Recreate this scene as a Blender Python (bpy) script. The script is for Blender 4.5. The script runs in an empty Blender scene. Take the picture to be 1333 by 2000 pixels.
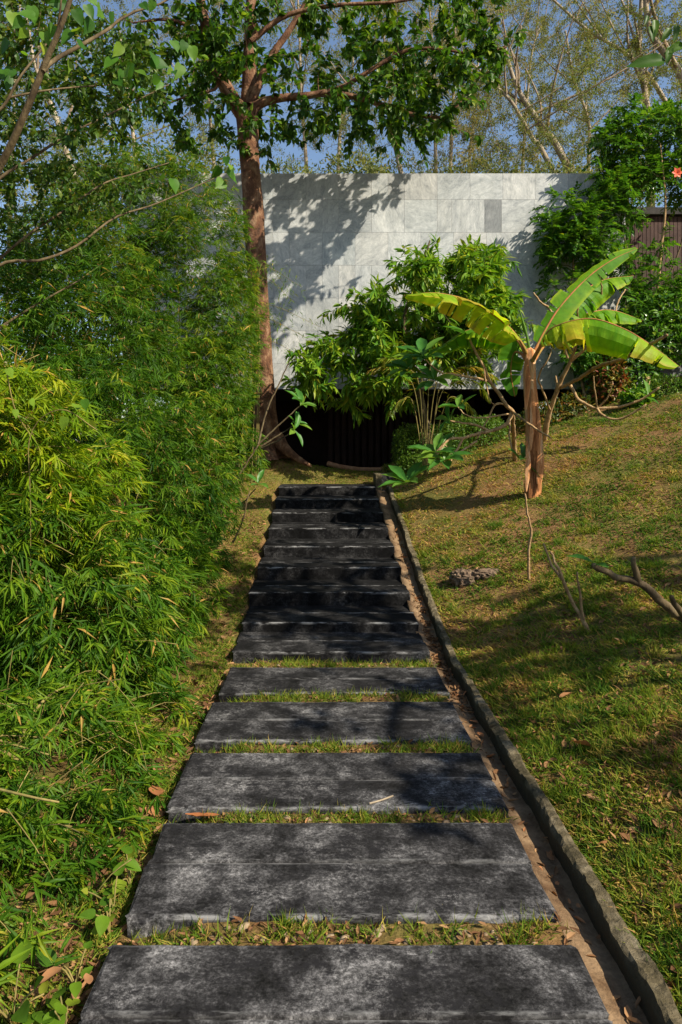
import bpy, math
import numpy as np
from mathutils import Vector, Matrix

rng = np.random.default_rng(11)
sc = bpy.context.scene
COL = sc.collection

# ------------------------------------------------------------------ camera
F, CX, CY, CZ = 1400.0, 630.0, 860.0, 1.65      # focal length and principal point in photo pixels (1333 x 2000)
cam_d = bpy.data.cameras.new("camera")
cam_d.sensor_fit = 'VERTICAL'
cam_d.sensor_height = 36.0
cam_d.lens = F * 36.0 / 2000.0
cam_d.shift_x = (666.5 - CX) / 2000.0
cam_d.shift_y = (CY - 1000.0) / 2000.0
cam_d.clip_start = 0.05
cam_d.clip_end = 2000
cam = bpy.data.objects.new("camera", cam_d)
cam.location = (0, 0, CZ)
cam.rotation_euler = (math.radians(90), 0, 0)
COL.objects.link(cam)
sc.camera = cam

# ------------------------------------------------------------------ light
SUN_AZ, SUN_EL = math.radians(55), math.radians(40)   # azimuth measured from behind the camera towards the right
SUN = Vector((math.sin(SUN_AZ) * math.cos(SUN_EL), -math.cos(SUN_AZ) * math.cos(SUN_EL), math.sin(SUN_EL)))
world = bpy.data.worlds.new("World")
sc.world = world
world.use_nodes = True
wn = world.node_tree.nodes
sky = wn.new('ShaderNodeTexSky')
sky.sky_type = 'NISHITA'
sky.sun_disc = False
sky.sun_elevation = SUN_EL
sky.sun_rotation = math.atan2(SUN.x, SUN.y)
sky.air_density = 1.0
sky.dust_density = 1.0
sky.ozone_density = 1.6
world.node_tree.links.new(sky.outputs[0], wn['Background'].inputs[0])
wn['Background'].inputs[1].default_value = 0.092
sun_d = bpy.data.lights.new("sun", 'SUN')
sun_d.energy = 4.9
sun_d.angle = math.radians(0.5)
sun_d.color = (1.0, 0.90, 0.74)
sun = bpy.data.objects.new("sun", sun_d)
sun.rotation_euler = SUN.to_track_quat('Z', 'Y').to_euler()
sun.location = (8, -8, 14)
COL.objects.link(sun)
sc.view_settings.view_transform = 'Standard'
sc.view_settings.look = 'None'
sc.view_settings.exposure = 0.85
sc.view_settings.gamma = 1.0
sc.cycles.max_bounces = 8
sc.cycles.transparent_max_bounces = 6


# ------------------------------------------------------------------ helpers
def P(x, y, d):
    """photo pixel at depth d (metres along the view) -> world point"""
    return np.array([(x - CX) / F * d, d, CZ - (y - CY) / F * d])


def PP(lst, d=None):
    return np.array([P(q[0], q[1], q[2] if len(q) > 2 else d) for q in lst])


def unit(v):
    v = np.asarray(v, float)
    return v / np.maximum(np.linalg.norm(v, axis=-1, keepdims=True), 1e-9)


_ph = np.random.default_rng(3).uniform(0, 6.28, (4, 8))


def noise2(x, y, s=1.0, k=0):
    x = np.asarray(x) * s
    y = np.asarray(y) * s
    p = _ph[k]
    v = (np.sin(1.3 * x + 0.7 * y + p[0]) + np.sin(-0.9 * x + 1.7 * y + p[1]) + 0.7 * np.sin(2.9 * x + 1.1 * y + p[2])
         + 0.7 * np.sin(-1.9 * x + 3.1 * y + p[3]) + 0.5 * np.sin(5.3 * x - 2.2 * y + p[4]) + 0.5 * np.sin(3.2 * x + 5.9 * y + p[5]))
    return v / 3.0


def wloc(o):
    v = np.zeros(3)
    while o is not None:
        v += np.array(o.location)
        o = o.parent
    return v


def tag(o, label=None, cat=None, group=None, kind=None):
    if label: o["label"] = label
    if cat: o["category"] = cat
    if group: o["group"] = group
    if kind: o["kind"] = kind
    return o


def thing(name, loc, label, cat, group=None, kind=None):
    o = bpy.data.objects.new(name, None)
    o.empty_display_size = 0.1
    o.location = tuple(float(q) for q in loc)
    COL.objects.link(o)
    return tag(o, label, cat, group, kind)


def link(name, me, parent=None, loc=None):
    o = bpy.data.objects.new(name, me)
    if parent is not None: o.parent = parent
    if loc is not None: o.location = tuple(float(q) for q in loc)
    COL.objects.link(o)
    return o


def raw_mesh(name, V, Fc, mat, tint=None, smooth=False):
    """V (n,3); Fc int array (m,k) of equal-sided faces or a list of faces"""
    me = bpy.data.meshes.new(name)
    V = np.asarray(V, np.float32)
    if isinstance(Fc, np.ndarray):
        m, k = Fc.shape
        me.vertices.add(len(V)); me.vertices.foreach_set("co", V.ravel())
        me.loops.add(m * k); me.loops.foreach_set("vertex_index", Fc.astype(np.int32).ravel())
        me.polygons.add(m)
        me.polygons.foreach_set("loop_start", np.arange(0, m * k, k, dtype=np.int32))
        me.update(calc_edges=True)
    else:
        me.from_pydata(V.tolist(), [], [list(map(int, f)) for f in Fc])
        me.update()
    if tint is not None:
        a = me.attributes.new("tint", 'FLOAT', 'POINT')
        a.data.foreach_set("value", np.asarray(tint, np.float32))
    me.polygons.foreach_set("use_smooth", np.full(len(me.polygons), bool(smooth)))
    if mat is not None: me.materials.append(mat)
    return me


def mesh_obj(name, V, Fc, mat, parent=None, tint=None, smooth=False, origin=None):
    """world-space vertices; the object's origin sits at its parent's (or at `origin`)"""
    V = np.asarray(V, float)
    if parent is not None:
        base = wloc(parent)
        o = link(name, raw_mesh(name, V - base, Fc, mat, tint, smooth), parent)
    else:
        org = np.zeros(3) if origin is None else np.asarray(origin, float)
        o = link(name, raw_mesh(name, V - org, Fc, mat, tint, smooth), None, org)
    return o


# ---- tubes
def tubes_data(polys, sides=6):
    Vs, Fs, n0 = [], [], 0
    ang = np.arange(sides) * 2 * math.pi / sides
    ca, sa = np.cos(ang), np.sin(ang)
    for pts, rad in polys:
        pts = np.asarray(pts, float); n = len(pts)
        if n < 2: continue
        rad = np.broadcast_to(np.asarray(rad, float), (n,))
        t = unit(np.gradient(pts, axis=0))
        ref = np.array([0.31, 0.87, 0.2]) if abs(t[0, 2]) > 0.5 else np.array([0.1, 0.2, 1.0])
        u = unit(np.cross(t, ref)); v = np.cross(t, u)
        ring = pts[:, None, :] + rad[:, None, None] * (ca[None, :, None] * u[:, None, :] + sa[None, :, None] * v[:, None, :])
        Vs.append(ring.reshape(-1, 3)); Vs.append(pts[-1:]+t[-1:]*rad[-1])
        i = np.arange(n - 1)[:, None] * sides; j = np.arange(sides)[None, :]; j2 = (j + 1) % sides
        a, b, c, d = n0 + i + j, n0 + i + j2, n0 + i + sides + j2, n0 + i + sides + j
        Fs.append(np.stack([a, b, c], -1).reshape(-1, 3)); Fs.append(np.stack([a, c, d], -1).reshape(-1, 3))
        jj = np.arange(sides); last = n0 + (n - 1) * sides
        Fs.append(np.stack([last + jj, last + (jj + 1) % sides, np.full(sides, n0 + n * sides)], -1))
        n0 += n * sides + 1
    return np.concatenate(Vs), np.concatenate(Fs)


def tubes(name, polys, mat, parent, sides=6):
    V, Fc = tubes_data(polys, sides)
    o = mesh_obj(name, V, Fc, mat, parent, smooth=True)
    if name == 'branches': o["kind"] = 'stuff'
    return o


def smooth_line(pts, n=None, seg=0.12):
    pts = np.asarray(pts, float)
    if len(pts) == 2: pts = np.array([pts[0], (pts[0] + pts[1]) / 2, pts[1]])
    L = np.linalg.norm(np.diff(pts, axis=0), axis=1).sum()
    n = n or max(4, int(L / seg))
    ext = np.vstack([2 * pts[0] - pts[1], pts, 2 * pts[-1] - pts[-2]])
    m = len(pts) - 1
    out = []
    for s in np.linspace(0, m - 1e-6, n):
        i = int(s); u = s - i
        p0, p1, p2, p3 = ext[i], ext[i + 1], ext[i + 2], ext[i + 3]
        out.append(0.5 * (2 * p1 + (p2 - p0) * u + (2 * p0 - 5 * p1 + 4 * p2 - p3) * u * u + (3 * p1 - p0 - 3 * p2 + p3) * u ** 3))
    return np.array(out)


# ---- leaves: length along +Y, width along X, face towards +Z
def T(verts, faces):
    return np.array(verts, float), np.array(faces, int)


LANCE = T([(0, 0, 0), (-.5, .38, .035), (0, .42, 0), (.5, .38, .035), (0, 1, -.14)],
          [(0, 2, 1), (0, 3, 2), (1, 2, 4), (2, 3, 4)])
OVATE = T([(0, 0, 0), (-.42, .22, .06), (0, .25, .02), (.42, .22, .06), (-.45, .55, .03), (0, .58, -.02), (.45, .55, .03), (0, 1, -.16)],
          [(0, 2, 1), (0, 3, 2), (1, 2, 5), (1, 5, 4), (2, 3, 6), (2, 6, 5), (4, 5, 7), (5, 6, 7)])
HEART = T([(0, .0, 0), (-.22, -.14, .03), (-.5, .08, .05), (-.44, .42, .03), (-.16, .78, -.03), (0, 1.02, -.1),
           (.16, .78, -.03), (.44, .42, .03), (.5, .08, .05), (.22, -.14, .03), (0, .42, -.02)],
          [(0, 2, 1), (0, 10, 2), (10, 3, 2), (10, 4, 3), (10, 5, 4), (10, 6, 5), (10, 7, 6), (10, 8, 7), (10, 0, 8), (0, 9, 8)])
BLADE = T([(-.5, 0, 0), (.5, 0, 0), (-.38, .5, .0), (.38, .5, .0), (0, 1, -.22)], [(0, 1, 3), (0, 3, 2), (2, 3, 4)])
DRYLEAF = T([(0, 0, 0), (-.42, .25, .16), (0, .28, .0), (.42, .25, .12), (-.40, .62, .2), (0, .62, .04), (.40, .62, .1), (.05, 1, .14)],
            [(0, 2, 1), (0, 3, 2), (1, 2, 5), (1, 5, 4), (2, 3, 6), (2, 6, 5), (4, 5, 7), (5, 6, 7)])


def fine_leaf(wf, rows, fold=.10, droop=.16, wave=.015):
    ys_ = np.linspace(0, 1, rows + 1)
    V_, F_ = [(0, 0, 0)], []
    for y in ys_[1:-1]:
        h = wf(y)
        z = -droop * y * y
        w_ = wave * math.sin(y * 17)
        V_ += [(-h, y - .03, z + fold * h * 1.4 + w_), (-h * .5, y - .01, z + fold * h * .5), (0, y, z), (h * .5, y - .01, z + fold * h * .5), (h, y - .03, z + fold * h * 1.4 - w_)]
    V_.append((0, 1, -droop))
    t_ = len(V_) - 1
    for c in range(4): F_.append((0, 1 + c + 1, 1 + c))
    for a in range(rows - 2):
        for c in range(4):
            q = 1 + a * 5 + c
            F_ += [(q, q + 1, q + 6), (q, q + 6, q + 5)]
    for c in range(4): q = 1 + (rows - 2) * 5 + c; F_.append((q, q + 1, t_))
    return T(V_, F_)


OVATE_F = fine_leaf(lambda y: .5 * math.sin(math.pi * y ** .72) ** .75, 7)
OBOVATE_F = fine_leaf(lambda y: .5 * math.sin(math.pi * y ** 1.25) ** .8, 7, .14, .2)
_h = [(0, .0), (-.10, -.035), (-.22, -.05), (-.34, -.005), (-.43, .09), (-.46, .22), (-.43, .40), (-.34, .57), (-.20, .74), (-.08, .89), (0, 1.05)]
_h = _h + [(-x, y) for x, y in _h[-2:0:-1]]
HEART = T([(x, y, .10 * abs(x) - .12 * max(y, 0) ** 2 + .012 * math.sin(9 * y + 5 * x)) for x, y in _h] + [(0, .3, -.02), (0, .62, -.06)],
          [(20, (i + 1) % 20, i) for i in range(20) if not 7 <= i <= 12] + [(21, i + 1, i) for i in range(7, 13)] + [(20, 21, 7), (20, 13, 21)])
_tm = {}


def leaf_axes(d, up):
    y = unit(d)
    x = np.cross(y, up)
    bad = np.linalg.norm(x, axis=1) < 1e-3
    x[bad] = np.cross(y[bad], np.array([1.0, 0.3, 0.1]))
    x = unit(x)
    return x, y, np.cross(x, y)


def foliage(name, tm, pos, d, up, L, W, tint, mat, parent, nparts=0, part='leaf', kind='stuff', region=None):
    tv, tf = tm
    N = len(pos)
    L = np.broadcast_to(L, (N,)).astype(float); W = np.broadcast_to(W, (N,)).astype(float)
    tint = np.clip(np.broadcast_to(tint, (N,)).astype(float), 0, 1)
    x, y, z = leaf_axes(np.asarray(d, float), np.asarray(up, float))
    keep = np.ones(N, bool)
    if nparts:
        px = CX + F * pos[:, 0] / np.maximum(pos[:, 1], .1); py = CY + F * (CZ - pos[:, 2]) / np.maximum(pos[:, 1], .1)
        inn = (px > 8) & (px < 1325) & (py > 8) & (py < 1992) & (pos[:, 1] > .6)
        score = np.where(inn, L / np.maximum(pos[:, 1], .3), 0)
        idx = np.argsort(-score)[:nparts]
        idx = idx[score[idx] > 0]
        keep[idx] = False
        base = wloc(parent)
        for i in idx:
            b = int(tint[i] * 5.99)
            key = (id(tv), mat.name, b)
            if key not in _tm:
                _tm[key] = raw_mesh('leaf', tv, tf, mat, np.full(len(tv), (b + .5) / 6), len(tv) > 12)
            o = bpy.data.objects.new(part, _tm[key])
            o.parent = parent
            M = np.eye(4)
            M[:3, 0] = x[i] * W[i]; M[:3, 1] = y[i] * L[i]; M[:3, 2] = z[i] * L[i]; M[:3, 3] = pos[i] - base
            o.matrix_basis = Matrix(M.tolist())
            COL.objects.link(o)
    if keep.sum() == 0: return None
    k = keep
    V = (pos[k][:, None, :] + tv[None, :, 0:1] * (W[k][:, None] * x[k])[:, None, :] + tv[None, :, 1:2] * (L[k][:, None] * y[k])[:, None, :]
         + tv[None, :, 2:3] * (L[k][:, None] * z[k])[:, None, :])
    n = k.sum(); nv = len(tv)
    Fc = (tf[None] + (np.arange(n) * nv)[:, None, None]).reshape(-1, tf.shape[1])
    o = mesh_obj(name, V.reshape(-1, 3), Fc, mat, parent, tint=np.repeat(tint[k], nv))
    if kind: o["kind"] = kind
    return o


def boxv(x0, x1, y0, y1, z0, z1):
    V = np.array([(x0, y0, z0), (x1, y0, z0), (x1, y1, z0), (x0, y1, z0), (x0, y0, z1), (x1, y0, z1), (x1, y1, z1), (x0, y1, z1)], float)
    Fc = np.array([(0, 3, 2, 1), (4, 5, 6, 7), (0, 1, 5, 4), (1, 2, 6, 5), (2, 3, 7, 6), (3, 0, 4, 7)])
    return V, Fc


def box(name, x0, x1, y0, y1, z0, z1, mat, parent=None, bevel=0.0):
    V, Fc = boxv(x0, x1, y0, y1, z0, z1)
    o = mesh_obj(name, V, Fc, mat, parent, origin=((x0 + x1) / 2, (y0 + y1) / 2, z0) if parent is None else None)
    if bevel:
        b = o.modifiers.new("bevel", 'BEVEL'); b.width = bevel; b.segments = 2
    return o


# ------------------------------------------------------------------ materials
class NT:
    def __init__(self, name):
        self.m = bpy.data.materials.new(name)
        self.m.use_nodes = True
        self.t = self.m.node_tree
        self.n = self.t.nodes
        self.bsdf = self.n['Principled BSDF']
        self.out = self.n['Material Output']

    def add(self, kind, **kw):
        nd = self.n.new(kind)
        for k, v in kw.items():
            if k.startswith('i_'):
                key = k[2:].replace('_', ' ')
                nd.inputs[key].default_value = v
            else:
                setattr(nd, k, v)
        return nd

    def l(self, a, b):
        self.t.links.new(a, b)

    def ramp(self, stops, fac):
        r = self.n.new('ShaderNodeValToRGB')
        el = r.color_ramp.elements
        while len(el) < len(stops): el.new(0.5)
        for e, (p, c) in zip(el, stops):
            e.position = p
            e.color = (c[0], c[1], c[2], 1) if hasattr(c, '__len__') else (c, c, c, 1)
        self.l(fac, r.inputs[0])
        return r.outputs[0]

    def noise(self, scale, detail=5, rough=.55, vec=None, dist=0.0):
        nd = self.add('ShaderNodeTexNoise')
        nd.inputs['Scale'].default_value = scale
        nd.inputs['Detail'].default_value = detail
        nd.inputs['Roughness'].default_value = rough
        nd.inputs['Distortion'].default_value = dist
        if vec is not None: self.l(vec, nd.inputs['Vector'])
        return nd.outputs['Fac']

    def coord(self, scale=(1, 1, 1), kind='Object', world=False):
        if world:
            g = self.add('ShaderNodeNewGeometry'); src = g.outputs['Position']
        else:
            src = self.add('ShaderNodeTexCoord').outputs[kind]
        mp = self.add('ShaderNodeMapping'); mp.inputs['Scale'].default_value = scale
        self.l(src, mp.inputs['Vector'])
        return mp.outputs[0]

    def mix(self, fac, a, b, mode='MIX'):
        nd = self.add('ShaderNodeMix'); nd.data_type = 'RGBA'; nd.blend_type = mode
        for s, v in ((nd.inputs['Factor'], fac), (nd.inputs['A'], a), (nd.inputs['B'], b)):
            if s.type == 'RGBA' or True:
                pass
        fi, ai, bi = nd.inputs[0], nd.inputs[6], nd.inputs[7]
        for s, v in ((fi, fac), (ai, a), (bi, b)):
            if hasattr(v, 'is_output'): self.l(v, s)
            elif hasattr(v, '__len__'): s.default_value = (v[0], v[1], v[2], 1)
            else: s.default_value = v if s.type == 'VALUE' else (v, v, v, 1)
        return nd.outputs[2]

    def bump(self, height, strength=.4, dist=.02):
        b = self.add('ShaderNodeBump')
        b.inputs['Strength'].default_value = strength
        b.inputs['Distance'].default_value = dist
        self.l(height, b.inputs['Height'])
        self.l(b.outputs[0], self.bsdf.inputs['Normal'])

    def col(self, c, rough=.8, spec=.3):
        if hasattr(c, 'is_output'): self.l(c, self.bsdf.inputs['Base Color'])
        else: self.bsdf.inputs['Base Color'].default_value = (c[0], c[1], c[2], 1)
        self.bsdf.inputs['Roughness'].default_value = rough
        self.bsdf.inputs['Specular IOR Level'].default_value = spec
        return self.m


def leaf_mat(name, stops, trans=.35, rough=.42, spec=.2, gain=1.25, stripes=False):
    n = NT(name)
    a = n.add('ShaderNodeAttribute'); a.attribute_name = 'tint'
    c = n.ramp(stops, a.outputs['Fac'])
    nz = n.noise(14, 3, .5, n.coord(world=True))
    c = n.mix(.35, c, n.mix(1.0, c, n.ramp([(.3, .45), (.7, 1.35)], nz), 'MULTIPLY'))
    n.col(c, rough, spec)
    tr = n.add('ShaderNodeBsdfTranslucent')
    n.l(n.mix(1.0, c, (gain * 1.15, gain * 1.1, gain * .5), 'MULTIPLY'), tr.inputs['Color'])
    mx = n.add('ShaderNodeMixShader'); mx.inputs[0].default_value = trans
    n.l(n.bsdf.outputs[0], mx.inputs[1]); n.l(tr.outputs[0], mx.inputs[2]); n.l(mx.outputs[0], n.out.inputs['Surface'])
    return n.m


def bark_mat(name, c1, c2, c3, scale=6, zs=.35, bump=.5):
    n = NT(name)
    v = n.coord((1, 1, zs), world=True)
    a = n.noise(scale, 6, .6, v, .4)
    b = n.noise(scale * 5, 4, .6, v)
    c = n.ramp([(.3, c1), (.5, c2), (.72, c3)], a)
    c = n.mix(.5, c, n.mix(1.0, c, n.ramp([(.3, .4), (.65, 1.25)], b), 'MULTIPLY'))
    n.bump(b, bump, .02)
    return n.col(c, .85, .2)


M = {}
M['tree_leaf'] = leaf_mat('tree_leaf', [(0, (.018, .06, .006)), (.5, (.05, .125, .010)), (.82, (.14, .23, .014)), (1, (.28, .3, .03))], .4, .42)
M['bamboo'] = leaf_mat('bamboo_leaf', [(0, (.018, .065, .005)), (.4, (.06, .145, .007)), (.7, (.15, .235, .010)), (.92, (.29, .30, .018)), (1, (.45, .28, .07))], .42, .5, .15)
M['bamboo_lime'] = leaf_mat('bamboo_lime_leaf', [(0, (.05, .12, .004)), (.4, (.13, .23, .006)), (.75, (.28, .33, .010)), (.92, (.40, .37, .02)), (1, (.5, .3, .07))], .42, .5, .15)
M['shrub'] = leaf_mat('shrub_leaf', [(0, (.03, .10, .010)), (.5, (.085, .21, .016)), (.85, (.20, .32, .02)), (1, (.36, .36, .03))], .4, .4)
M['pinnate'] = leaf_mat('pinnate_leaf', [(0, (.02, .075, .008)), (.5, (.065, .175, .014)), (.88, (.15, .27, .02)), (1, (.33, .33, .02))], .38, .32, .4)
M['frangi'] = leaf_mat('frangipani_leaf', [(0, (.03, .12, .02)), (.6, (.07, .2, .03)), (1, (.16, .26, .03))], .35, .38)
M['hibis'] = leaf_mat('heart_leaf', [(0, (.03, .1, .012)), (.5, (.075, .19, .015)), (.9, (.2, .3, .025)), (1, (.4, .28, .02))], .45, .45)
M['spread'] = leaf_mat('small_leaf', [(0, (.015, .05, .01)), (.5, (.045, .105, .012)), (.9, (.12, .17, .025)), (1, (.26, .2, .03))], .33, .45)
M['far_leaf'] = leaf_mat('far_leaf', [(0, (.08, .12, .035)), (.4, (.145, .175, .055)), (.75, (.23, .215, .085)), (1, (.30, .22, .11))], .45, .6, .1)
M['banana'] = leaf_mat('banana_leaf', [(0, (.03, .13, .01)), (.45, (.10, .27, .010)), (.75, (.28, .42, .014)), (1, (.45, .36, .03))], .5, .5, .15)
M['hedge'] = leaf_mat('hedge_leaf', [(0, (.03, .085, .01)), (.6, (.08, .16, .014)), (1, (.16, .22, .02))], .3, .4)
M['croton'] = leaf_mat('croton_leaf', [(0, (.02, .05, .01)), (.5, (.06, .09, .012)), (.75, (.22, .16, .02)), (1, (.22, .045, .03))], .3, .4)
M['palm'] = leaf_mat('palm_leaflet', [(0, (.04, .1, .01)), (.5, (.12, .18, .014)), (.8, (.32, .26, .03)), (1, (.4, .24, .04))], .35, .4)
M['grass'] = leaf_mat('grass_blade', [(0, (.03, .085, .008)), (.4, (.085, .16, .012)), (.62, (.2, .23, .02)), (.82, (.36, .26, .06)), (1, (.38, .2, .07))], .32, .65, .15)
M['weed'] = leaf_mat('weed_leaf', [(0, (.045, .12, .010)), (.6, (.11, .20, .012)), (1, (.26, .28, .03))], .38, .5)
M['dry'] = leaf_mat('dry_leaf', [(0, (.09, .045, .022)), (.4, (.18, .09, .04)), (.7, (.31, .18, .085)), (1, (.36, .12, .04))], .12, .85, .12, 1.0)

M['bark_red'] = bark_mat('reddish_bark', (.04, .02, .012), (.14, .066, .034), (.30, .19, .11), 8, .7, 1.0)
M['bark_pale'] = bark_mat('pale_bark', (.16, .12, .08), (.32, .26, .18), (.45, .39, .30), 3, .5, .3)
M['bark_far'] = bark_mat('far_bark', (.13, .09, .06), (.25, .19, .13), (.36, .29, .21), 2, .5, .1)
M['bark_olive'] = bark_mat('olive_bark', (.04, .028, .016), (.10, .072, .036), (.18, .14, .075), 12, .4, .3)
M['bark_tan'] = bark_mat('tan_bark', (.2, .12, .055), (.36, .23, .11), (.45, .33, .18), 16, .6, .4)
M['culm'] = bark_mat('culm_skin', (.10, .10, .03), (.20, .16, .05), (.28, .22, .08), 8, .3, .2)
M['pseudostem'] = bark_mat('banana_sheath', (.16, .055, .022), (.52, .22, .08), (.58, .42, .25), 14, .10, .9)
M['petiole'] = bark_mat('banana_petiole', (.2, .16, .03), (.36, .16, .05), (.4, .12, .06), 6, .3, .2)


def concrete_slab():
    n = NT('dark_cast_concrete')
    oi = n.add('ShaderNodeObjectInfo')
    v2 = n.coord((.95, 1.05, 1), world=True)
    a = n.noise(3.4, 10, .74, v2, .3)
    b = n.noise(20, 10, .86, v2)
    f = n.noise(75, 6, .8, v2)
    st = n.noise(30, 4, .6, n.coord((.10, 1.5, 1.5), world=True))
    c = n.ramp([(.38, (.007, .007, .007)), (.47, (.020, .020, .021)), (.55, (.055, .055, .057)), (.68, (.15, .15, .152))], a)
    c = n.mix(.8, c, n.mix(1.0, c, n.ramp([(.40, .15), (.5, .9), (.64, 1.7)], b), 'MULTIPLY'))
    c = n.mix(.12, c, n.mix(1.0, c, n.ramp([(.38, .25), (.6, 1.3)], st), 'MULTIPLY'))
    c = n.mix(.7, c, n.mix(1.0, c, n.ramp([(.42, .15), (.5, .8), (.62, 2.0)], f), 'MULTIPLY'))
    lichen = n.mix(1.0, n.ramp([(.49, 0), (.54, 1)], n.noise(22, 10, .88, n.coord((.75, 1, 1), world=True), .2)), n.ramp([(.42, 0), (.55, 1)], n.noise(2.6, 5, .7, v2)), 'MULTIPLY')
    c = n.mix(lichen, c, (.009, .009, .010))
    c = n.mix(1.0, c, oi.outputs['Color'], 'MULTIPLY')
    at = n.add('ShaderNodeAttribute'); at.attribute_name = 'tint'          # rubbed pale arrises
    w = n.ramp([(.47, 0), (.60, .8)], n.noise(11, 6, .7, n.coord((.5, 2, 2), world=True)))
    c = n.mix(n.mix(1.0, at.outputs['Fac'], w, 'MULTIPLY'), c, (.24, .24, .235))
    n.bump(n.mix(.5, b, f), .6, .006)
    return n.col(c, .92, .12)


M['slab'] = concrete_slab()


def marble():
    n = NT('grey_marble')
    oi = n.add('ShaderNodeObjectInfo')
    cv = n.add('ShaderNodeVectorMath'); cv.operation = 'ADD'
    sp = n.coord((1.2, 1, 1), world=True)
    sc_ = n.add('ShaderNodeVectorMath'); sc_.operation = 'SCALE'
    cmb = n.add('ShaderNodeCombineXYZ')
    for i in range(3): n.l(oi.outputs['Random'], cmb.inputs[i])
    n.l(cmb.outputs[0], sc_.inputs[0]); sc_.inputs['Scale'].default_value = 37.0
    n.l(sp, cv.inputs[0]); n.l(sc_.outputs[0], cv.inputs[1])
    rot = n.add('ShaderNodeVectorRotate'); rot.rotation_type = 'Y_AXIS'
    mul = n.add('ShaderNodeMath'); mul.operation = 'MULTIPLY'; mul.inputs[1].default_value = 9.0
    n.l(oi.outputs['Random'], mul.inputs[0]); n.l(mul.outputs[0], rot.inputs['Angle']); n.l(cv.outputs[0], rot.inputs['Vector'])
    st = n.add('ShaderNodeMapping'); st.inputs['Scale'].default_value = (2.6, 1, 1.2)
    n.l(rot.outputs[0], st.inputs['Vector'])
    a = n.mix(.5, n.noise(5.5, 10, .74, st.outputs[0], 2.2), n.noise(1.6, 6, .65, st.outputs[0], 1.2))
    c = n.ramp([(.32, (.17, .185, .19)), (.44, (.32, .335, .335)), (.55, (.46, .47, .46)), (.70, (.68, .68, .655))], a)
    tone = n.ramp([(0, (.9, .925, .93)), (.5, (.97, .98, .98)), (1, (1.03, 1.02, 1.0))], oi.outputs['Random'])
    c = n.mix(1.0, c, tone, 'MULTIPLY')
    c = n.mix(1.0, c, n.mix(1.0, oi.outputs['Color'], 0.0, 'ADD'), 'MULTIPLY')
    drip = n.ramp([(.5, 0), (.75, .3)], n.noise(5, 5, .65, n.coord((1.6, 1, .12), world=True)))
    c = n.mix(drip, c, n.mix(1.0, c, (.6, .6, .55), 'MULTIPLY'))
    stain = n.ramp([(.66, 0), (.8, .35)], n.noise(1.3, 4, .6, n.coord(world=True)))
    c = n.mix(stain, c, (.55, .42, .26))
    return n.col(c, .42, .4)


M['marble'] = marble()


def soil():
    n = NT('garden_soil')
    v = n.coord(world=True)
    a = n.noise(2.2, 6, .65, v); b = n.noise(34, 6, .7, v); g = n.noise(1.1, 5, .6, v)
    c = n.ramp([(.3, (.08, .045, .02)), (.5, (.20, .11, .045)), (.7, (.34, .2, .085))], b)
    c = n.mix(n.ramp([(.42, 0), (.62, .75)], g), c, (.085, .105, .02))
    c = n.mix(.4, c, n.mix(1.0, c, n.ramp([(.35, .5), (.65, 1.3)], a), 'MULTIPLY'))
    n.bump(b, .8, .03)
    return n.col(c, .95, .1)


M['soil'] = soil()


def plain(name, c1, c2, scale=6, rough=.85, bump=.4, det=6, fine=40):
    n = NT(name)
    v = n.coord(world=True)
    a = n.noise(scale, det, .65, v, .3); b = n.noise(fine, 5, .7, v)
    c = n.ramp([(.32, c1), (.68, c2)], a)
    c = n.mix(.45, c, n.mix(1.0, c, n.ramp([(.35, .45), (.65, 1.25)], b), 'MULTIPLY'))
    n.bump(b, bump, .012)
    return n.col(c, rough, .25)


M['gutter'] = plain('gutter_cement', (.10, .055, .025), (.30, .20, .11), 6, bump=.8, fine=60)
def kerb_mat():
    n = NT('mossy_kerb')
    v = n.coord(world=True)
    a = n.noise(7, 7, .7, v, .4); b = n.noise(45, 5, .75, v)
    c = n.ramp([(.36, (.05, .042, .02)), (.5, (.13, .105, .06)), (.66, (.28, .235, .155))], a)
    c = n.mix(.7, c, n.mix(1.0, c, n.ramp([(.35, .35), (.65, 1.3)], b), 'MULTIPLY'))
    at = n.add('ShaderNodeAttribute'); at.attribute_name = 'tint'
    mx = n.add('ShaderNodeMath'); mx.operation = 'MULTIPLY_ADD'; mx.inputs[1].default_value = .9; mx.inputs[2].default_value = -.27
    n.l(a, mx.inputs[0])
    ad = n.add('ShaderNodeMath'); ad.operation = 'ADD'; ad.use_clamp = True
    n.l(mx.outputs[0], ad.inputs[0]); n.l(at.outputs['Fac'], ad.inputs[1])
    c = n.mix(ad.outputs[0], c, (.05, .042, .024))  # moss patches, plus the inner face's shade painted in through the vertex tint
    n.bump(b, .9, .015)
    return n.col(c, .95, .15)


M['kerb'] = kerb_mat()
M['dark_concrete'] = plain('dark_concrete', (.02, .02, .02), (.06, .055, .05), 3)
M['grey_concrete'] = plain('grey_concrete', (.13, .135, .14), (.22, .22, .22), 2)
M['slat'] = plain('brown_timber', (.055, .034, .03), (.10, .062, .054), 3, bump=.2)
M['slat_dark'] = plain('dark_timber', (.014, .007, .006), (.035, .018, .014), 3, bump=.2)
M['stone'] = plain('pale_pebble', (.15, .10, .055), (.32, .24, .15), 14, bump=.5)
M['termite'] = plain('rough_clod', (.07, .045, .03), (.2, .14, .09), 20, bump=1.0)
M['edging'] = plain('terracotta_edging', (.25, .11, .06), (.42, .24, .14), 6)
M['flower'] = leaf_mat('flower_petal', [(0, (.7, .1, .04)), (1, (.8, .2, .1))], .3)

# ------------------------------------------------------------------ terrain
XL, XR = -.685, .825           # slab ends
GX0, GX1, GX2 = .84, .965, 1.02   # gutter floor and kerb


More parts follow.
